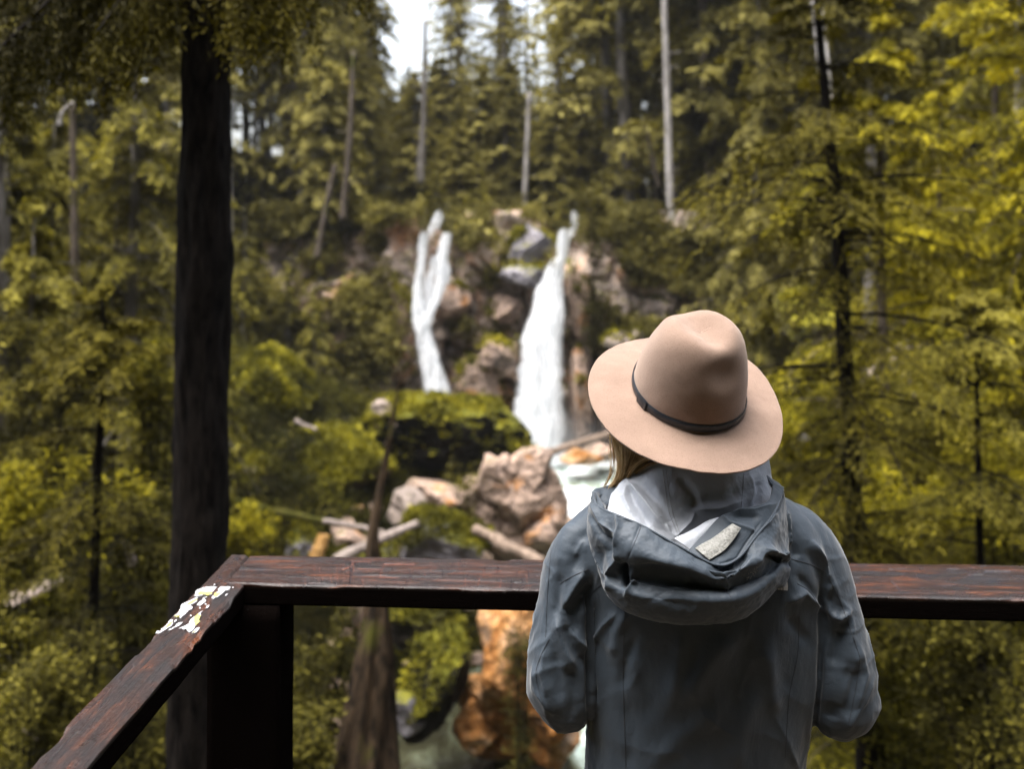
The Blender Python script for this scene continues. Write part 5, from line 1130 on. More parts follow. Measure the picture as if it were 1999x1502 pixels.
# ---- jacket fabric
def fabric(name, c, rough=0.62, wv=1400):
    m, nt, b, out = new_mat(name); oc = objco(nt)
    n = noise(nt, oc, 9, 4, 0.6); f = noise(nt, oc, 700, 2, 0.6)
    nt.links.new(mixc(nt, 0.25, ramp(nt, n, [(0.3, tuple(x * 0.88 for x in c)), (0.7, tuple(x * 1.1 for x in c))]), ramp(nt, f, [(0.3, (0.6, 0.6, 0.6)), (0.7, (1, 1, 1))]), 'MULTIPLY'), b.inputs['Base Color'])
    b.inputs['Roughness'].default_value = rough; b.inputs['Specular IOR Level'].default_value = 0.4
    b.inputs['Sheen Weight'].default_value = 0.25; b.inputs['Sheen Roughness'].default_value = 0.4
    wr_ = noise(nt, oc, 42, 5, 0.62, 1.2)
    w2 = noise(nt, mapping(nt, oc, (1, 1, 0.6)), 13, 4, 0.55, 0.9); rg_ = math_n(nt, 'SUBTRACT', 1.0, math_n(nt, 'MULTIPLY', math_n(nt, 'ABSOLUTE', math_n(nt, 'SUBTRACT', w2, 0.5)), 7.0), True)
    bp = bump(nt, b, math_n(nt, 'ADD', math_n(nt, 'MULTIPLY', f, 0.06), math_n(nt, 'ADD', math_n(nt, 'MULTIPLY', wr_, 0.5), math_n(nt, 'MULTIPLY', rg_, 0.30))), 0.45, 0.004); return m
M['shell'] = fabric('jacket_shell', (0.037, 0.051, 0.069)); M['lining'] = fabric('hood_lining', (0.45, 0.48, 0.54), 0.6)
M['elastic'] = simple('mesh_elastic', (0.25, 0.25, 0.235), 0.8, 240, 0.35, 0.8, 0.003); M['thread'] = simple('seam_thread', (0.025, 0.028, 0.036), 0.7, 90, 0.1)
M['print_white'] = simple('printed_mark', (0.42, 0.42, 0.42), 0.5, 60, 0.05)

J = lambda x, y: (980 + x / 2.495, 900 + y / 2.495)     # tracing coordinates of the enlarged photograph
def folds_disp(V, Nn, folds, face=True):
    """move vertices along their normals: ridges (+) and valleys (-) of the cloth"""
    u, v = px(V); d = np.zeros(len(V))
    for f in folds:
        pts, wpx, amp = f[0], f[1], f[2]; kind = f[3] if len(f) > 3 else 0
        best = np.full(len(V), 1e9); tpar = np.zeros(len(V)); sidev = np.zeros(len(V)); n = len(pts) - 1
        for i in range(n):
            dd, t = segd(u, v, pts[i], pts[i + 1]); k = dd < best; best = np.where(k, dd, best); tpar = np.where(k, (i + t) / n, tpar)
            ax, ay = pts[i]; dx, dy = pts[i + 1][0] - ax, pts[i + 1][1] - ay
            sidev = np.where(k, np.sign((u - ax) * dy - (v - ay) * dx), sidev)
        tap = np.clip(np.sin(np.pi * (0.06 + 0.88 * tpar)) * 1.6, 0, 1)
        x = best / wpx
        if kind == 0: pr = np.exp(-x ** 2)
        elif kind == 1: pr = np.exp(-x) * 1.0                                     # sharp crest
        else:  pr = np.where(sidev * kind > 0, np.exp(-(x / 0.35) ** 2), np.exp(-x ** 2 * 0.5))   # steep on one side
        d += amp * pr * tap
    if face: d = d * np.clip(-Nn[:, 1] * 2.0 + 0.5, 0, 1)
    return d
rows = [(925, 1300, 1440, 1.835, .060), (955, 1262, 1470, 1.83, .078), (978, 1195, 1535, 1.825, .090), (1005, 1150, 1575, 1.825, .098), (1040, 1128, 1604, 1.828, .108), (1090, 1118, 1618, 1.83, .115),
        (1140, 1136, 1612, 1.83, .120), (1200, 1147, 1607, 1.832, .124), (1300, 1149, 1606, 1.835, .124), (1400, 1150, 1596, 1.838, .122), (1500, 1150, 1580, 1.84, .122), (1600, 1142, 1588, 1.84, .128), (1720, 1132, 1600, 1.84, .135)]
rr_ = catmull(np.array(rows, float), 150); na = 72; aa = np.linspace(0, 2 * np.pi, na, endpoint=False); Vj = []
for (v, uL, uR, yc, ry) in rr_:
    xl = (uL - U0) * 1.80 / F; xr = (uR - U0) * 1.80 / F; z = CZ - (v - V0) * 1.80 / F; e = 2 / 2.7
    c_, s_ = np.cos(aa), np.sin(aa)
    Vj.append(np.stack([(xl + xr) / 2 + (xr - xl) / 2 * np.sign(c_) * np.abs(c_) ** e, yc + ry * np.sign(s_) * np.abs(s_) ** e, np.full(na, z)], 1))
Vj = np.vstack(Vj); kk = len(Vj); j = np.arange(na)
jb = Bag(); jb.add(np.vstack([Vj, Vj[:na].mean(0), Vj[-na:].mean(0)]), [grid_faces(150, na, True), np.stack([np.full(na, kk), (j + 1) % na, j], 1), np.stack([np.full(na, kk + 1), kk - na + j, kk - na + (j + 1) % na], 1)])
pp = lambda u, v, Y: np.array(P(u, v, Y))
capsule(jb, [pp(1215, 1022, 1.82), pp(1172, 1045, 1.82), pp(1128, 1105, 1.82), pp(1112, 1180, 1.815), pp(1101, 1260, 1.805), pp(1100, 1335, 1.80), pp(1106, 1362, 1.80)], [.050, .056, .062, .060, .060, .063, .057], 40, 60)
capsule(jb, [pp(1520, 1028, 1.82), pp(1560, 1052, 1.82), pp(1592, 1110, 1.82), pp(1612, 1180, 1.815), pp(1630, 1260, 1.805), pp(1638, 1335, 1.80), pp(1634, 1380, 1.80)], [.050, .054, .059, .058, .058, .060, .054], 40, 60)
for (sh, el, wr) in arms: capsule(jb, [el + w3(0, 0, 0.0), el * .6 + wr * .4, wr - (wr - el) * 0.06], [.060, .050, .038], 32, 40)
V, Fs = remesh(jb, 0.0033, 5)
Nn = normals(V, Fs)
if np.mean(np.sum(Nn * (V - V.mean(0)), 1)) < 0: Nn = -Nn
fo = []
def fd(p, wpx, amp, kind=0): fo.append(([J(*q) for q in p], wpx, amp * (0.72 if amp < 0 else 1.1), kind))
# left sleeve
fd([(400, 535), (350, 620), (298, 715)], 9, .010, 1); fd([(440, 600), (380, 680), (335, 760), (345, 850)], 13, -.011); fd([(300, 715), (340, 840), (415, 925)], 7, .008, 1)
fd([(262, 765), (300, 900), (350, 1010)], 8, .007, 1); fd([(300, 800), (330, 900), (385, 990)], 10, -.009); fd([(285, 560), (275, 650), (262, 760)], 9, -.006)
fd([(215, 905), (205, 1030), (225, 1150)], 9, .006, 1); fd([(255, 930), (270, 1060), (300, 1180)], 11, -.007); fd([(165, 990), (180, 1120), (250, 1240)], 8, .005, 1)
fd([(340, 300), (300, 400), (280, 520)], 16, .005); fd([(420, 330), (370, 420), (350, 540)], 10, -.005); fd([(395, 380), (352, 470)], 7, .004, 1)
fd([(420, 620), (425, 800), (424, 1000), (424, 1300)], 6, -.016); fd([(330, 1000), (350, 1130), (330, 1280)], 14, -.006)
# right sleeve and shoulder
fd([(1370, 240), (1400, 340), (1408, 420)], 5, .010, 1); fd([(1398, 300), (1425, 430), (1440, 480)], 10, -.009); fd([(1500, 390), (1560, 490), (1592, 590)], 9, .009, 1)
fd([(1480, 430), (1530, 520), (1555, 600)], 10, -.005); fd([(1592, 590), (1580, 680), (1600, 760)], 6, .007, 1); fd([(1560, 620), (1580, 760), (1585, 900)], 10, -.012)
fd([(1690, 730), (1640, 770), (1600, 745)], 8, .011, 1); fd([(1650, 810), (1625, 900), (1610, 1010)], 15, -.011); fd([(1700, 760), (1695, 880), (1710, 1010)], 10, .006, 1)
fd([(1600, 560), (1640, 680), (1690, 730)], 7, .005, 1); fd([(1730, 900), (1760, 1040), (1720, 1200)], 10, .006, 1); fd([(1690, 1000), (1700, 1120), (1660, 1260)], 11, -.007)
fd([(1800, 1050), (1750, 1180), (1680, 1310)], 7, .004, 1); fd([(1558, 680), (1556, 900), (1545, 1100), (1520, 1330)], 6, -.014); fd([(1620, 1180), (1600, 1260)], 16, -.008)
fd([(1390, 690), (1470, 640), (1570, 740)], 9, .008, 1); fd([(1400, 760), (1440, 820), (1500, 900)], 12, -.006); fd([(1440, 560), (1500, 640), (1560, 720)], 8, -.006)
# back of the torso
fd([(560, 740), (500, 800), (455, 880)], 7, .006, 1); fd([(610, 740), (560, 830), (540, 960)], 12, .005); fd([(650, 860), (600, 1000), (585, 1120)], 10, -.005); fd([(870, 850), (855, 1000), (815, 1180)], 13, .004)
fd([(1115, 860), (1010, 980), (860, 1190)], 24, .006); fd([(1180, 850), (1170, 1050), (1110, 1250)], 22, -.005); fd([(740, 870), (740, 1050), (700, 1300)], 26, -.005)
fd([(960, 1210), (1050, 1290), (1130, 1340)], 5, .0022, 1); fd([(1290, 900), (1310, 1080), (1340, 1230)], 14, .005); fd([(1420, 850), (1400, 1000), (1370, 1150)], 18, -.004)
fd([(450, 930), (480, 1060), (470, 1250)], 10, .003); fd([(1330, 1250), (1400, 1380), (1440, 1500)], 8, .003, 1); fd([(700, 1500), (900, 1330), (1080, 1200)], 20, .003)
fd([(430, 640), (437, 820), (430, 1000), (427, 1250)], 9, .006); fd([(1560, 740), (1552, 950), (1535, 1150), (1505, 1330)], 8, .005)
fd([(1250, 1150), (1180, 1300), (1130, 1500)], 16, .003); fd([(600, 1180), (640, 1320), (620, 1500)], 14, -.003)
d = folds_disp(V, Nn, fo) * 1.35
uj, vj = px(V); slv = np.clip((np.abs(uj - 1376) - 205) / 40, 0, 1); wp = V + 0.05 * np.stack([fbm(V * 5, 64, 2), fbm(V * 5, 65, 2), fbm(V * 5, 66, 2)], 1)
rid = np.clip(1 - 2.6 * np.abs(fbm(wp * np.array([13, 13, 7]), 67, 2, 0.4)), 0, 1) ** 2; rid2 = np.clip(1 - 3.2 * np.abs(fbm(wp * np.array([9, 9, 16]), 68, 2, 0.4)), 0, 1) ** 2
d += (0.0018 + 0.0020 * slv) * rid + 0.0014 * slv * rid2
d += 0.0032 * fbm(V * np.array([8, 8, 3.2]), 61, 3) + 0.0010 * fbm(V * np.array([34, 34, 14]), 62, 3)
V = V + Nn * d[:, None]
jacket = mesh_np('jacket', V - base, Fs, M['shell'], person, True)
jt = BVHTree.FromPolygons([Vector(x) for x in V], [tuple(q) for f in Fs for q in f.tolist()])
def cast(u, v, tree=None, lift=0.0006):
    o_ = Vector((0, 0, CZ)); d_ = (P(u, v, 1.0) - o_).normalized(); h = (tree or jt).ray_cast(o_, d_, 3.0)
    return None if h[0] is None else np.array(h[0] - d_ * lift)
def seam_on(pts, tree, parent, name='seam', wpx=1.1, mat=None, n=90):
    W_ = catmull(np.array(pts, float), n); q = [cast(a, c, tree) for a, c in W_]; q = [x for x in q if x is not None]
    if len(q) < 4: return
    q = np.array(q); q[1:-1] = (q[:-2] + q[1:-1] * 2 + q[2:]) / 4
    V2, F2 = tube(q, wpx * 1.74 / F * 0.5, 6, True); return mesh_np(name, V2 - base, F2, mat or M['thread'], parent, True)
for s_ in ([J(282, 600), J(340, 565), J(420, 530)], [J(230, 870), J(190, 950), J(165, 1050), J(200, 1190)], [J(425, 690), J(445, 640), J(500, 590)], [J(600, 720), J(592, 900), J(590, 1100), J(600, 1400), J(605, 1600)],
           [J(1410, 480), J(1500, 505), J(1580, 545)], [J(1600, 585), J(1650, 690), J(1700, 830), J(1745, 960)], [J(1440, 600), J(1500, 640), J(1560, 735)], [J(1448, 760), J(1440, 950), J(1400, 1150), J(1380, 1450)], [J(240, 420), J(222, 640), J(212, 860)],
           [J(1745, 960), J(1725, 1100), J(1690, 1280)]):
    seam_on(s_, jt, jacket)

# ---- hood
def patch(ctrl, nu, nv):
    c = np.array([[list(P(*q)) for q in r] for r in ctrl]); A = np.stack([catmull(r, nu) for r in c]); B_ = np.stack([catmull(A[:, k], nv) for k in range(nu)], 1)
    return B_.reshape(-1, 3), grid_faces(nv, nu)
def cloth(name, V, Fq, mat, parent, thick=0.0018, folds=(), noise_amp=0.0012, sgn=None, seed=3, fine=0.0006):
    Nn = normals(V, [Fq]); 
    if Nn[:, 1].mean() > 0: Nn = -Nn; Fq = Fq[:, ::-1]
    d = 1.25 * folds_disp(V, Nn, folds, False) + noise_amp * fbm(V * 16, seed, 3) + fine * fbm(V * 60, seed + 1, 3)
    V = V + Nn * d[:, None]
    o = mesh_np(name, V - base, Fq, mat, parent, True); md = o.modifiers.new('thickness', 'SOLIDIFY'); md.thickness = thick; md.offset = -1
    return o, V, Fq
rim = [(1157, 962, 1.765), (1168, 990, 1.705), (1212, 1010, 1.660), (1258, 1030, 1.640), (1330, 1070, 1.620), (1398, 1104, 1.612), (1440, 1092, 1.622), (1478, 1046, 1.650), (1512, 1002, 1.690), (1529, 958, 1.750)]
r1 = [(1150, 985, 1.760), (1154, 1030, 1.695), (1202, 1062, 1.640), (1248, 1085, 1.606), (1325, 1112, 1.590), (1400, 1128, 1.590), (1455, 1113, 1.604), (1492, 1080, 1.636), (1524, 1038, 1.680), (1535, 990, 1.755)]
r2 = [(1149, 1010, 1.765), (1152, 1072, 1.705), (1190, 1118, 1.655), (1242, 1134, 1.634), (1325, 1146, 1.622), (1405, 1152, 1.622), (1460, 1140, 1.630), (1502, 1112, 1.655), (1532, 1070, 1.695), (1541, 1020, 1.765)]
r3 = [(1151, 1030, 1.765), (1160, 1100, 1.695), (1192, 1150, 1.642), (1245, 1168, 1.612), (1325, 1176, 1.600), (1405, 1176, 1.602), (1465, 1163, 1.616), (1507, 1132, 1.642), (1535, 1090, 1.690), (1543, 1042, 1.765)]
r4 = [(1155, 1048, 1.775), (1168, 1122, 1.715), (1200, 1178, 1.665), (1250, 1206, 1.640), (1330, 1220, 1.630), (1405, 1218, 1.632), (1465, 1198, 1.648), (1508, 1160, 1.682), (1534, 1112, 1.722), (1542, 1062, 1.785)]
r5 = [(1180, 1045, 1.79), (1190, 1112, 1.765), (1215, 1165, 1.735), (1260, 1195, 1.725), (1330, 1208, 1.720), (1405, 1205, 1.720), (1455, 1185, 1.730), (1492, 1150, 1.745), (1515, 1105, 1.770), (1522, 1060, 1.80)]
V, Fq = patch([rim, r1, r2, r3, r4, r5], 330, 200)
hf = []
def hd_(p, wpx, amp, kind=0): hf.append(([J(*q) for q in p], wpx, amp, kind))
hd_([(560, 255), (575, 330), (560, 420), (575, 500)], 6, .010, 1); hd_([(530, 300), (515, 400), (520, 470)], 9, -.007); hd_([(620, 530), (640, 600), (600, 660)], 6, .012, 1); hd_([(575, 500), (610, 560), (615, 620)], 7, -.014)
hd_([(440, 200), (470, 300), (555, 360)], 7, .007, 1); hd_([(440, 260), (480, 350), (560, 440)], 8, -.006); hd_([(560, 480), (510, 560), (525, 640)], 8, .009, 1); hd_([(470, 420), (470, 520), (500, 600)], 9, -.006)
hd_([(640, 600), (800, 640), (950, 655), (1090, 655)], 10, .007, 1); hd_([(1090, 655), (1200, 620), (1330, 560)], 12, .006, 1); hd_([(640, 520), (800, 560), (1000, 570), (1200, 545)], 14, -.012)
hd_([(1050, 520), (1130, 510), (1200, 450)], 8, -.008); hd_([(1280, 430), (1330, 440), (1390, 470)], 5, .010, 1); hd_([(1290, 460), (1340, 480), (1390, 500)], 5, -.010); hd_([(1320, 420), (1270, 450), (1240, 500)], 6, .005, 1)
hd_([(1390, 470), (1370, 560), (1340, 620)], 7, .007, 1); hd_([(1260, 330), (1300, 300), (1340, 250)], 8, .005, 1); hd_([(1080, 620), (1100, 600), (1090, 560)], 6, .004, 1); hd_([(700, 640), (850, 690), (1000, 700)], 12, -.003)
hd_([(680, 300), (640, 400), (610, 490)], 3, -.0012); hd_([(760, 600), (900, 640)], 10, .003)
hood, HV, HF = cloth('hood', V, Fq, M['shell'], jacket, 0.0022, hf, 0.0026, seed=81, fine=0.0010)
ht = BVHTree.FromPolygons([Vector(x) for x in HV], [tuple(q) for q in HF.tolist()])
# lining: from the neck down into the bag of the hood
l1 = [(1245, 885, 1.80), (1300, 885, 1.760), (1370, 885, 1.748), (1435, 885, 1.755), (1500, 890, 1.80)]
l2 = [(1222, 935, 1.79), (1292, 940, 1.735), (1370, 945, 1.722), (1440, 940, 1.728), (1508, 935, 1.785)]
l3 = [(1178, 985, 1.765), (1268, 1000, 1.712), (1360, 1010, 1.700), (1440, 1000, 1.706), (1520, 980, 1.755)]
l4 = [(1186, 1012, 1.715), (1270, 1045, 1.692), (1352, 1062, 1.680), (1436, 1050, 1.684), (1510, 1008, 1.715)]
l5 = [(1205, 1045, 1.700), (1285, 1085, 1.678), (1370, 1115, 1.664), (1440, 1100, 1.668), (1496, 1045, 1.700)]
l6 = [(1215, 1085, 1.705), (1290, 1120, 1.688), (1375, 1150, 1.680), (1440, 1135, 1.684), (1490, 1085, 1.705)]
V, Fq = patch([l1, l2, l3, l4, l5, l6], 220, 200)
lf = []
def ld(p, wpx, amp, kind=0): lf.append(([J(*q) for q in p], wpx, amp, kind))
ld([(610, 95), (700, 200), (790, 330)], 7, .008, 1); ld([(620, 130), (640, 200), (720, 320)], 8, -.007); ld([(600, 100), (560, 170), (520, 230)], 8, .004, 1); ld([(660, 110), (760, 200), (840, 350)], 9, -.005)
ld([(620, 100), (600, 180), (640, 280)], 6, .005, 1); ld([(860, 80), (930, 160), (940, 240)], 10, -.007); ld([(940, 240), (1060, 235), (1180, 190)], 10, .005, 1); ld([(940, 250), (920, 300), (850, 370)], 9, .006, 1); ld([(960, 190), (1080, 190), (1160, 150)], 12, -.005)
ld([(1200, 70), (1220, 140), (1200, 220)], 7, .005, 1); ld([(1240, 100), (1250, 160), (1235, 230)], 7, -.005); ld([(800, 300), (820, 350), (860, 380)], 7, .004, 1); ld([(700, 60), (760, 140), (780, 260)], 12, .003)
ln, LV, LF = cloth('hood_lining', V, Fq, M['lining'], jacket, 0.0012, lf, 0.0022, seed=91)
tag(ln, 'pale grey lining inside the hood')
lt = BVHTree.FromPolygons([Vector(x) for x in LV], [tuple(q) for q in LF.tolist()])
for s_ in ([(1294, 918), (1300, 960), (1306, 1000), (1322, 1040)], [(1300, 918), (1306, 960), (1313, 1000), (1328, 1044)], [(1452, 925), (1450, 960), (1446, 1000)]):
    seam_on(s_, lt, jacket, wpx=0.7, mat=M['elastic'])
# turned-over visor of the hood on the right, with the pale elastic strip
def flat(name, top, bot, mat, nu=60, nv=20, thick=0.002, amp=0.0008, seed=4, folds=()):
    V, Fq = patch([top, [tuple((np.array(a) + np.array(c)) / 2 + np.array([0, 0, -0.003])) for a, c in zip(top, bot)], bot], nu, nv); return cloth(name, V, Fq, mat, jacket, thick, folds, amp, seed=seed, fine=0.0004)
flat('hood_visor', [(1342, 1078, 1.640), (1376, 1042, 1.652), (1400, 1014, 1.662), (1424, 1001, 1.668), (1470, 990, 1.685), (1500, 978, 1.705), (1511, 942, 1.745)],
     [(1376, 1094, 1.621), (1404, 1106, 1.613), (1438, 1094, 1.621), (1466, 1062, 1.640), (1490, 1030, 1.665), (1516, 994, 1.700), (1531, 952, 1.748)], M['shell'], 120, 50, 0.0035, 0.0012, 41,
     [([J(1070, 260), J(1110, 300), J(1200, 330), J(1235, 345)], 4, .004, 1), ([J(1110, 240), J(1230, 240), J(1340, 210)], 6, .004, 1), ([J(1130, 270), J(1250, 275)], 6, -.004), ([J(1060, 505), J(1140, 480), J(1190, 400), J(1260, 300)], 2.2, -.0015)])
flat('elastic_strip', [(1357, 1071, 1.6345), (1392, 1050, 1.6405), (1414, 1034, 1.6455), (1430, 1023, 1.650)], [(1385, 1094, 1.6165), (1412, 1077, 1.6225), (1431, 1056, 1.632), (1447, 1032, 1.643)], M['elastic'], 60, 24, 0.002, 0.0016, 42)
flat('lining_flap', [(1316, 1052, 1.655), (1350, 1036, 1.660), (1380, 1018, 1.664), (1402, 1010, 1.667)], [(1346, 1074, 1.644), (1366, 1058, 1.649), (1386, 1042, 1.654), (1408, 1018, 1.664)], M['lining'], 50, 20, 0.0012, 0.001, 43)
# left collar edge of the shell showing above the lining
flat('collar', [(1152, 975, 1.772), (1160, 955, 1.790), (1178, 951, 1.800), (1205, 942, 1.812), (1228, 930, 1.815)], [(1166, 992, 1.712), (1180, 998, 1.716), (1186, 985, 1.752), (1205, 965, 1.768), (1236, 938, 1.778)], M['shell'], 90, 50, 0.002, 0.002, 44, [([J(445, 150), J(470, 190), J(500, 250)], 5, .005, 1), ([J(480, 160), J(500, 200)], 5, -.005)])
flat('collar', [(1484, 902, 1.79), (1500, 936, 1.775), (1512, 955, 1.762), (1512, 985, 1.735)], [(1496, 930, 1.80), (1514, 938, 1.788), (1527, 950, 1.775), (1532, 985, 1.750)], M['shell'], 60, 40, 0.002, 0.001, 45)
# piping of the hood edge and its seams
q = catmull(np.array([list(P(a, c - 0.5, y)) for a, c, y in rim]), 160); V2, F2 = tube(q, 0.0021, 8); mesh_np('piping', V2 - base, F2, M['shell'], jacket, True)
for s_ in ([J(560, 270), J(640, 290), J(760, 340), J(900, 430), J(1040, 510)], [J(684, 300), J(650, 390), J(600, 495)], [J(960, 620), J(1090, 640), J(1130, 700)], [J(1080, 500), J(1150, 470), J(1210, 370)]):
    seam_on(s_, ht, jacket, wpx=0.9)
# printed half-dome emblem at the shoulder blade, and the small shiny stitched mark on the hood
def quarter(cx, cyy, r0, r1, a0, a1, n=24):
    a = np.linspace(a0, a1, n); return [(cx + r1 * math.cos(x), cyy - r1 * math.sin(x) * 1.2) for x in a], [(cx + r0 * math.cos(x), cyy - r0 * math.sin(x) * 1.2) for x in a]
lg = Bag(); E = lambda x, y: (1420 + x / 9.3875, 1040 + y / 9.3875)
for outer, inner in ((([(1015, 790), (1060, 830), (1095, 900), (1110, 980), (1105, 1070)]), ([(990, 880), (1005, 900), (1020, 950), (1028, 1010), (1028, 1064)])), (([(975, 905), (992, 930), (1005, 980), (1014, 1030), (1014, 1062)]), ([(958, 950), (965, 965), (970, 1000), (972, 1030), (972, 1058)])), (([(950, 985), (956, 1000), (960, 1025), (962, 1040), (962, 1057)]), ([(938, 1010), (934, 1025), (930, 1038), (928, 1048), (926, 1056)]))):
    A = catmull(np.array([E(*p) for p in outer]), 16); B_ = catmull(np.array([E(*p) for p in inner]), 16); G = []
    for a, c in zip(A, B_):
        for t in np.linspace(0, 1, 5):
            h = cast(*(a * (1 - t) + c * t), jt, 0.0012); G.append(h if h is not None else np.array(P(a[0], a[1], 1.75)))
    lg.add(np.array(G), grid_faces(16, 5))
o = lg.build('emblem', M['print_white'], jacket); o.data.transform(Matrix.Translation(Vector(-base)))
tag(o, 'white printed quarter dome of curved stripes, half covered by the hood')
st = Bag(); r7 = np.random.default_rng(8)
for k in range(34):
    t = r7.uniform(); c = np.array([350 + 210 * t, 870 - 200 * t]) + r7.normal(size=2) * 26; L = r7.uniform(8, 26); a = math.radians(r7.uniform(40, 80))
    q = [cast(*E(c[0] + L * s * math.cos(a), c[1] - L * s * math.sin(a)), ht, 0.0006) for s in (0, .5, 1)]
    if any(x is None for x in q): continue
    V2, F2 = tube(np.array(q), 0.00030, 5); st.add(V2 - base, F2)
if st.n: tag(st.build('stitched_mark', M['print_white'], jacket), 'small shiny stitched mark on the hood')
# cuffs
for (sh, el, wr) in arms:
    V2, F2 = tube(np.array([wr - (wr - el) * 0.16, wr - (wr - el) * 0.02]), 0.040, 28, True); mesh_np('cuff', V2 - base, F2, M['shell'], jacket, True)

# ---- hat
m, nt, b, out = new_mat('felt'); M['felt'] = m
oc = objco(nt); n1 = noise(nt, oc, 14, 4, 0.6); n2 = noise(nt, oc, 420, 3, 0.7); n3 = noise(nt, oc, 150, 2, 0.5)
c = ramp(nt, n1, [(0.3, (0.215, 0.148, 0.115)), (0.7, (0.258, 0.179, 0.140))]); c = mixc(nt, 0.5, c, ramp(nt, n2, [(0.25, (0.55, 0.5, 0.48)), (0.5, (1, 1, 1))]), 'MULTIPLY')
c = mixc(nt, ramp(nt, n3, [(0.20, (1, 1, 1)), (0.235, (0, 0, 0))]), c, (0.13, 0.07, 0.045))
nt.links.new(c, b.inputs['Base Color']); b.inputs['Roughness'].default_value = 0.95; b.inputs['Specular IOR Level'].default_value = 0.15
b.inputs['Sheen Weight'].default_value = 0.35; b.inputs['Sheen Roughness'].default_value = 0.5; b.inputs['Sheen Tint'].default_value = (1, 0.85, 0.75, 1); bump(nt, b, n2, 0.35, 0.0015)
nth = 256; th = np.linspace(0, 2 * np.pi, nth, endpoint=False); ct, st_ = np.cos(th), np.sin(th); h = HX[14:]
qh = 1 + h[0] * ct + h[1] * st_ + h[2] * np.cos(2 * th) + h[3] * np.sin(2 * th) + h[4] * np.cos(3 * th) + h[5] * np.sin(3 * th)
zb = HX[7] * ct ** 2 - HX[8] * st_ ** 2 + h[6] * ct + h[7] * st_ + h[8] * np.sin(2 * th) + h[9] * np.cos(3 * th) + h[10] * np.sin(3 * th)
ax_, ay_ = HX[5] * ct * qh, HX[6] * st_ * qh; bx_, by_ = HX[9] * ct, HX[10] * st_; hc = HX[11] + 0.004
ringsV = []
for t in np.linspace(1, 0, 46):                                   # brim, outer edge inwards
    e = t; zz_ = zb * e ** 1.6 + 0.0015 * np.sin(3 * th + 1) * math.sin(math.pi * t) + 0.004 * (1 - t) ** 6
    ringsV.append(np.stack([bx_ + (ax_ - bx_) * t, by_ + (ay_ - by_) * t, zz_], 1))
for ph in np.r_[np.linspace(0, np.pi / 2 - 0.10, 80)[1:], np.pi / 2 - 0.10 * np.linspace(1, 0, 40)[1:] ** 2.4]:                      # crown
    zz_ = 0.004 + hc * math.sin(ph) ** 0.80; f = math.cos(ph) ** 0.37 if ph < np.pi / 2 - 1e-6 else 0.0; rel = zz_ / hc
    fx = f * (1 - (1 - HX[12] - 0.06) * rel ** 1.5); fy = f * (1 - (1 - HX[13] - 0.07) * rel ** 1.5)
    ringsV.append(np.stack([bx_ * fx, by_ * fy, np.full(nth, zz_)], 1))
Vh = np.vstack(ringsV)
topw = np.clip((Vh[:, 2] - 0.075) / 0.05, 0, 1); topw = topw * topw * (3 - 2 * topw)
xx, yy_ = Vh[:, 0], Vh[:, 1]
cre = np.exp(-(xx / 0.030) ** 2) * (1 / (1 + np.exp(-(yy_ + 0.052) / 0.010))) * (1 - 0.55 * np.clip(yy_ / 0.07, 0, 1))
Vh[:, 2] -= topw * 0.022 * cre
Vh[:, 2] -= topw * 0.004 * np.clip(yy_ / 0.08, -0.3, 1)             # front of the crown lower
pin = np.exp(-((np.abs(xx) - 0.060) / 0.022) ** 2 - ((yy_ - 0.055) / 0.035) ** 2) * np.clip((Vh[:, 2] - 0.04) / 0.06, 0, 1); Vh[:, 0] -= np.sign(xx) * 0.004 * pin
Vh[:, 1] += 0.010 * np.exp(-(xx / 0.03) ** 2) * (yy_ < 0) * np.exp(-((Vh[:, 2] - 0.108) / 0.022) ** 2)      # dimple running over the back of the crown
Vh = Vh + 0.0012 * fbm(Vh * 22, 71, 3)[:, None] * np.array([0.6, 0.6, 1])
nr = len(ringsV); Fh = grid_faces(nr, nth, True)
hat = mesh_np('hat', hat2w(Vh) - base, Fh, M['felt'], person, True); bmw = bmesh.new(); bmw.from_mesh(hat.data); bmesh.ops.remove_doubles(bmw, verts=bmw.verts, dist=1e-6); bmw.to_mesh(hat.data); bmw.free()
md = hat.modifiers.new('thickness', 'SOLIDIFY'); md.thickness = 0.0032; md.offset = -1
nn_ = normals(hat2w(Vh), [Fh]); 
if (nn_ @ HR[:, 2]).mean() < 0: md.offset = 1
# band of dark leather with its overlapping end
def band(name, a0, a1, z0, z1, off, mat):
    a = np.linspace(a0, a1, 240); prof = [(0, 0), (0.15, 1), (0.5, 1.25), (0.85, 1), (1, 0)]; V2 = []
    for x in a:
        wob_ = 0.0012 * math.sin(x * 3 + 1)
        for s, o_ in prof:
            z = z0 + (z1 - z0) * s + wob_; rel = z / hc; k = 1 - 0.2 * rel ** 1.5; r_ = off + o_ * 0.0014
            V2.append([(HX[9] * k + r_) * math.cos(x), (HX[10] * k + r_) * math.sin(x), z])
    return mesh_np(name, hat2w(np.array(V2)) - base, grid_faces(240, 5), mat, hat, True)
M['leather'] = simple('black_leather', (0.009, 0.013, 0.020), 0.42, 120, 0.3, 0.5, 0.002)
band('hat_band', 0, 2 * np.pi, 0.005, 0.0205, 0.0012, M['leather']); band('band_end', math.radians(176), math.radians(190), 0.001, 0.024, 0.0035, M['leather'])

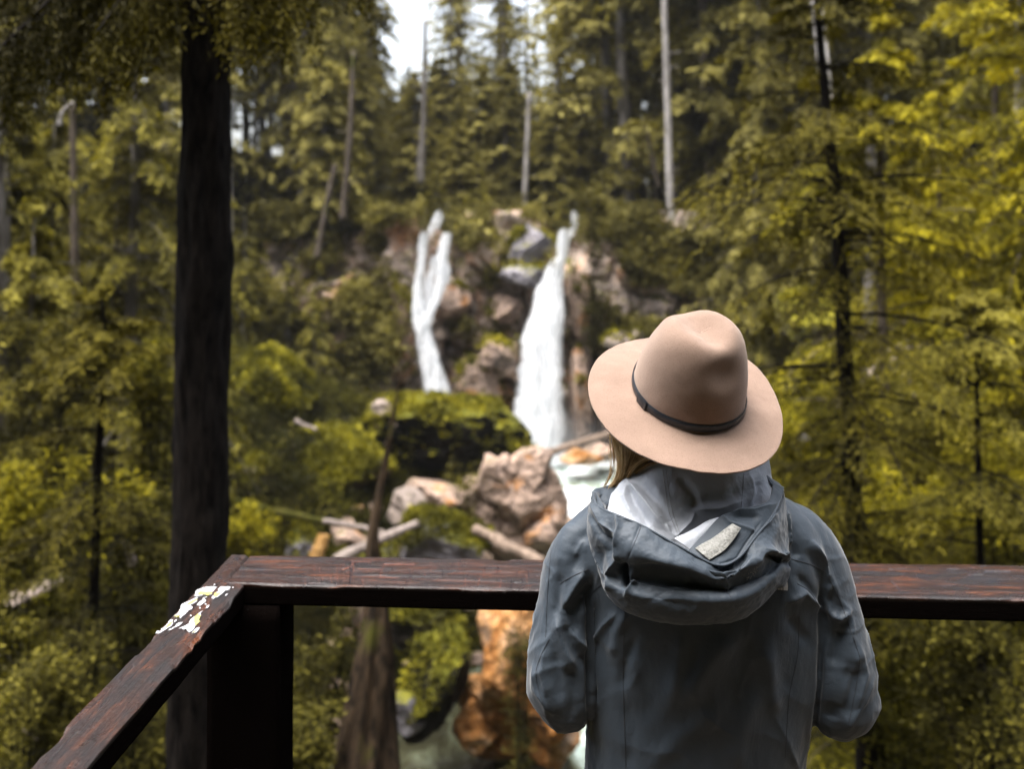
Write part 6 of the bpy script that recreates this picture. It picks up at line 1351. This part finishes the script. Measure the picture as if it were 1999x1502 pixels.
# ---- hair
M['hair'] = leaf_mat('blond_hair', (0.22, 0.12, 0.045), (0.62, 0.42, 0.20), (0.85, 0.70, 0.45), 0.2, 30)
hb = Bag(); hr = np.random.default_rng(3)
def lock(pts, n, spread, w0=0.00045, tb_=0.5):
    """pts (u,v,Y) centre line; n strands spread by px"""
    for k in range(n):
        o0 = hr.normal(size=2) * spread; dy = hr.normal() * 0.008; W_ = []
        for i, (u, v, Y) in enumerate(pts):
            s = 1 - 0.45 * i / (len(pts) - 1); W_.append(list(P(u + o0[0] * s + hr.normal() * 0.8, v + 0.3 * o0[1] + hr.normal() * 0.8, Y + dy * s)))
        V2, F2 = tube(catmull(W_, 14), np.linspace(w0, w0 * 0.5, 14), 4, False); hb.add(V2 - base, F2, np.clip(tb_ + hr.normal() * 0.16, 0, 1))
lock([(1204, 838, 1.79), (1208, 870, 1.79), (1214, 905, 1.795), (1206, 935, 1.80), (1186, 962, 1.805)], 190, 6.0, tb_=0.85)
lock([(1222, 846, 1.78), (1220, 880, 1.785), (1219, 910, 1.79), (1214, 940, 1.80), (1204, 965, 1.81)], 210, 6.5, tb_=0.72)
lock([(1240, 850, 1.77), (1236, 885, 1.78), (1228, 915, 1.79), (1222, 945, 1.80)], 160, 7, tb_=0.60)
lock([(1300, 880, 1.745), (1270, 892, 1.755), (1246, 905, 1.77), (1228, 925, 1.785), (1220, 950, 1.80)], 120, 6, tb_=0.42)
lock([(1262, 862, 1.755), (1252, 885, 1.765), (1240, 905, 1.775), (1228, 930, 1.79)], 110, 7, tb_=0.30)
lock([(1310, 886, 1.74), (1290, 900, 1.75), (1262, 908, 1.765), (1240, 925, 1.78)], 60, 4, tb_=0.35)
lock([(1196, 850, 1.785), (1198, 885, 1.785), (1197, 915, 1.79), (1186, 940, 1.80), (1176, 956, 1.805)], 7, 1.2, 0.0005, 0.05)
lock([(1190, 848, 1.79), (1192, 890, 1.79), (1190, 930, 1.80), (1168, 975, 1.81), (1148, 985, 1.81)], 8, 3.0, 0.0003, 0.5)
# cap of hair round the back of the head and the nape
cap = Bag(); ellipsoid(cap, hat2w(np.array([[0, -0.004, -0.052]]))[0], (0.081, 0.097, 0.100), HR, 28); capsule(cap, [hat2w(np.array([[-0.02, -0.06, -0.07]]))[0], np.array(P(1290, 905, 1.80))], [0.055, 0.040], 20, 14)
Vc, Fc_ = remesh(cap, 0.006, 3); q_ = (Vc - HC) @ HR; keep = ~((q_[:, 1] > 0.045) & (q_[:, 2] < -0.02))
Vc = Vc + 0.002 * fbm(Vc * np.array([60, 60, 12]), 4, 3)[:, None] * normals(Vc, Fc_)
f_ = Fc_[0]; f_ = f_[keep[f_].all(1)]; hb.add(Vc - base, [f_], 0.3)
hb.build('hair', M['hair'], person, True)
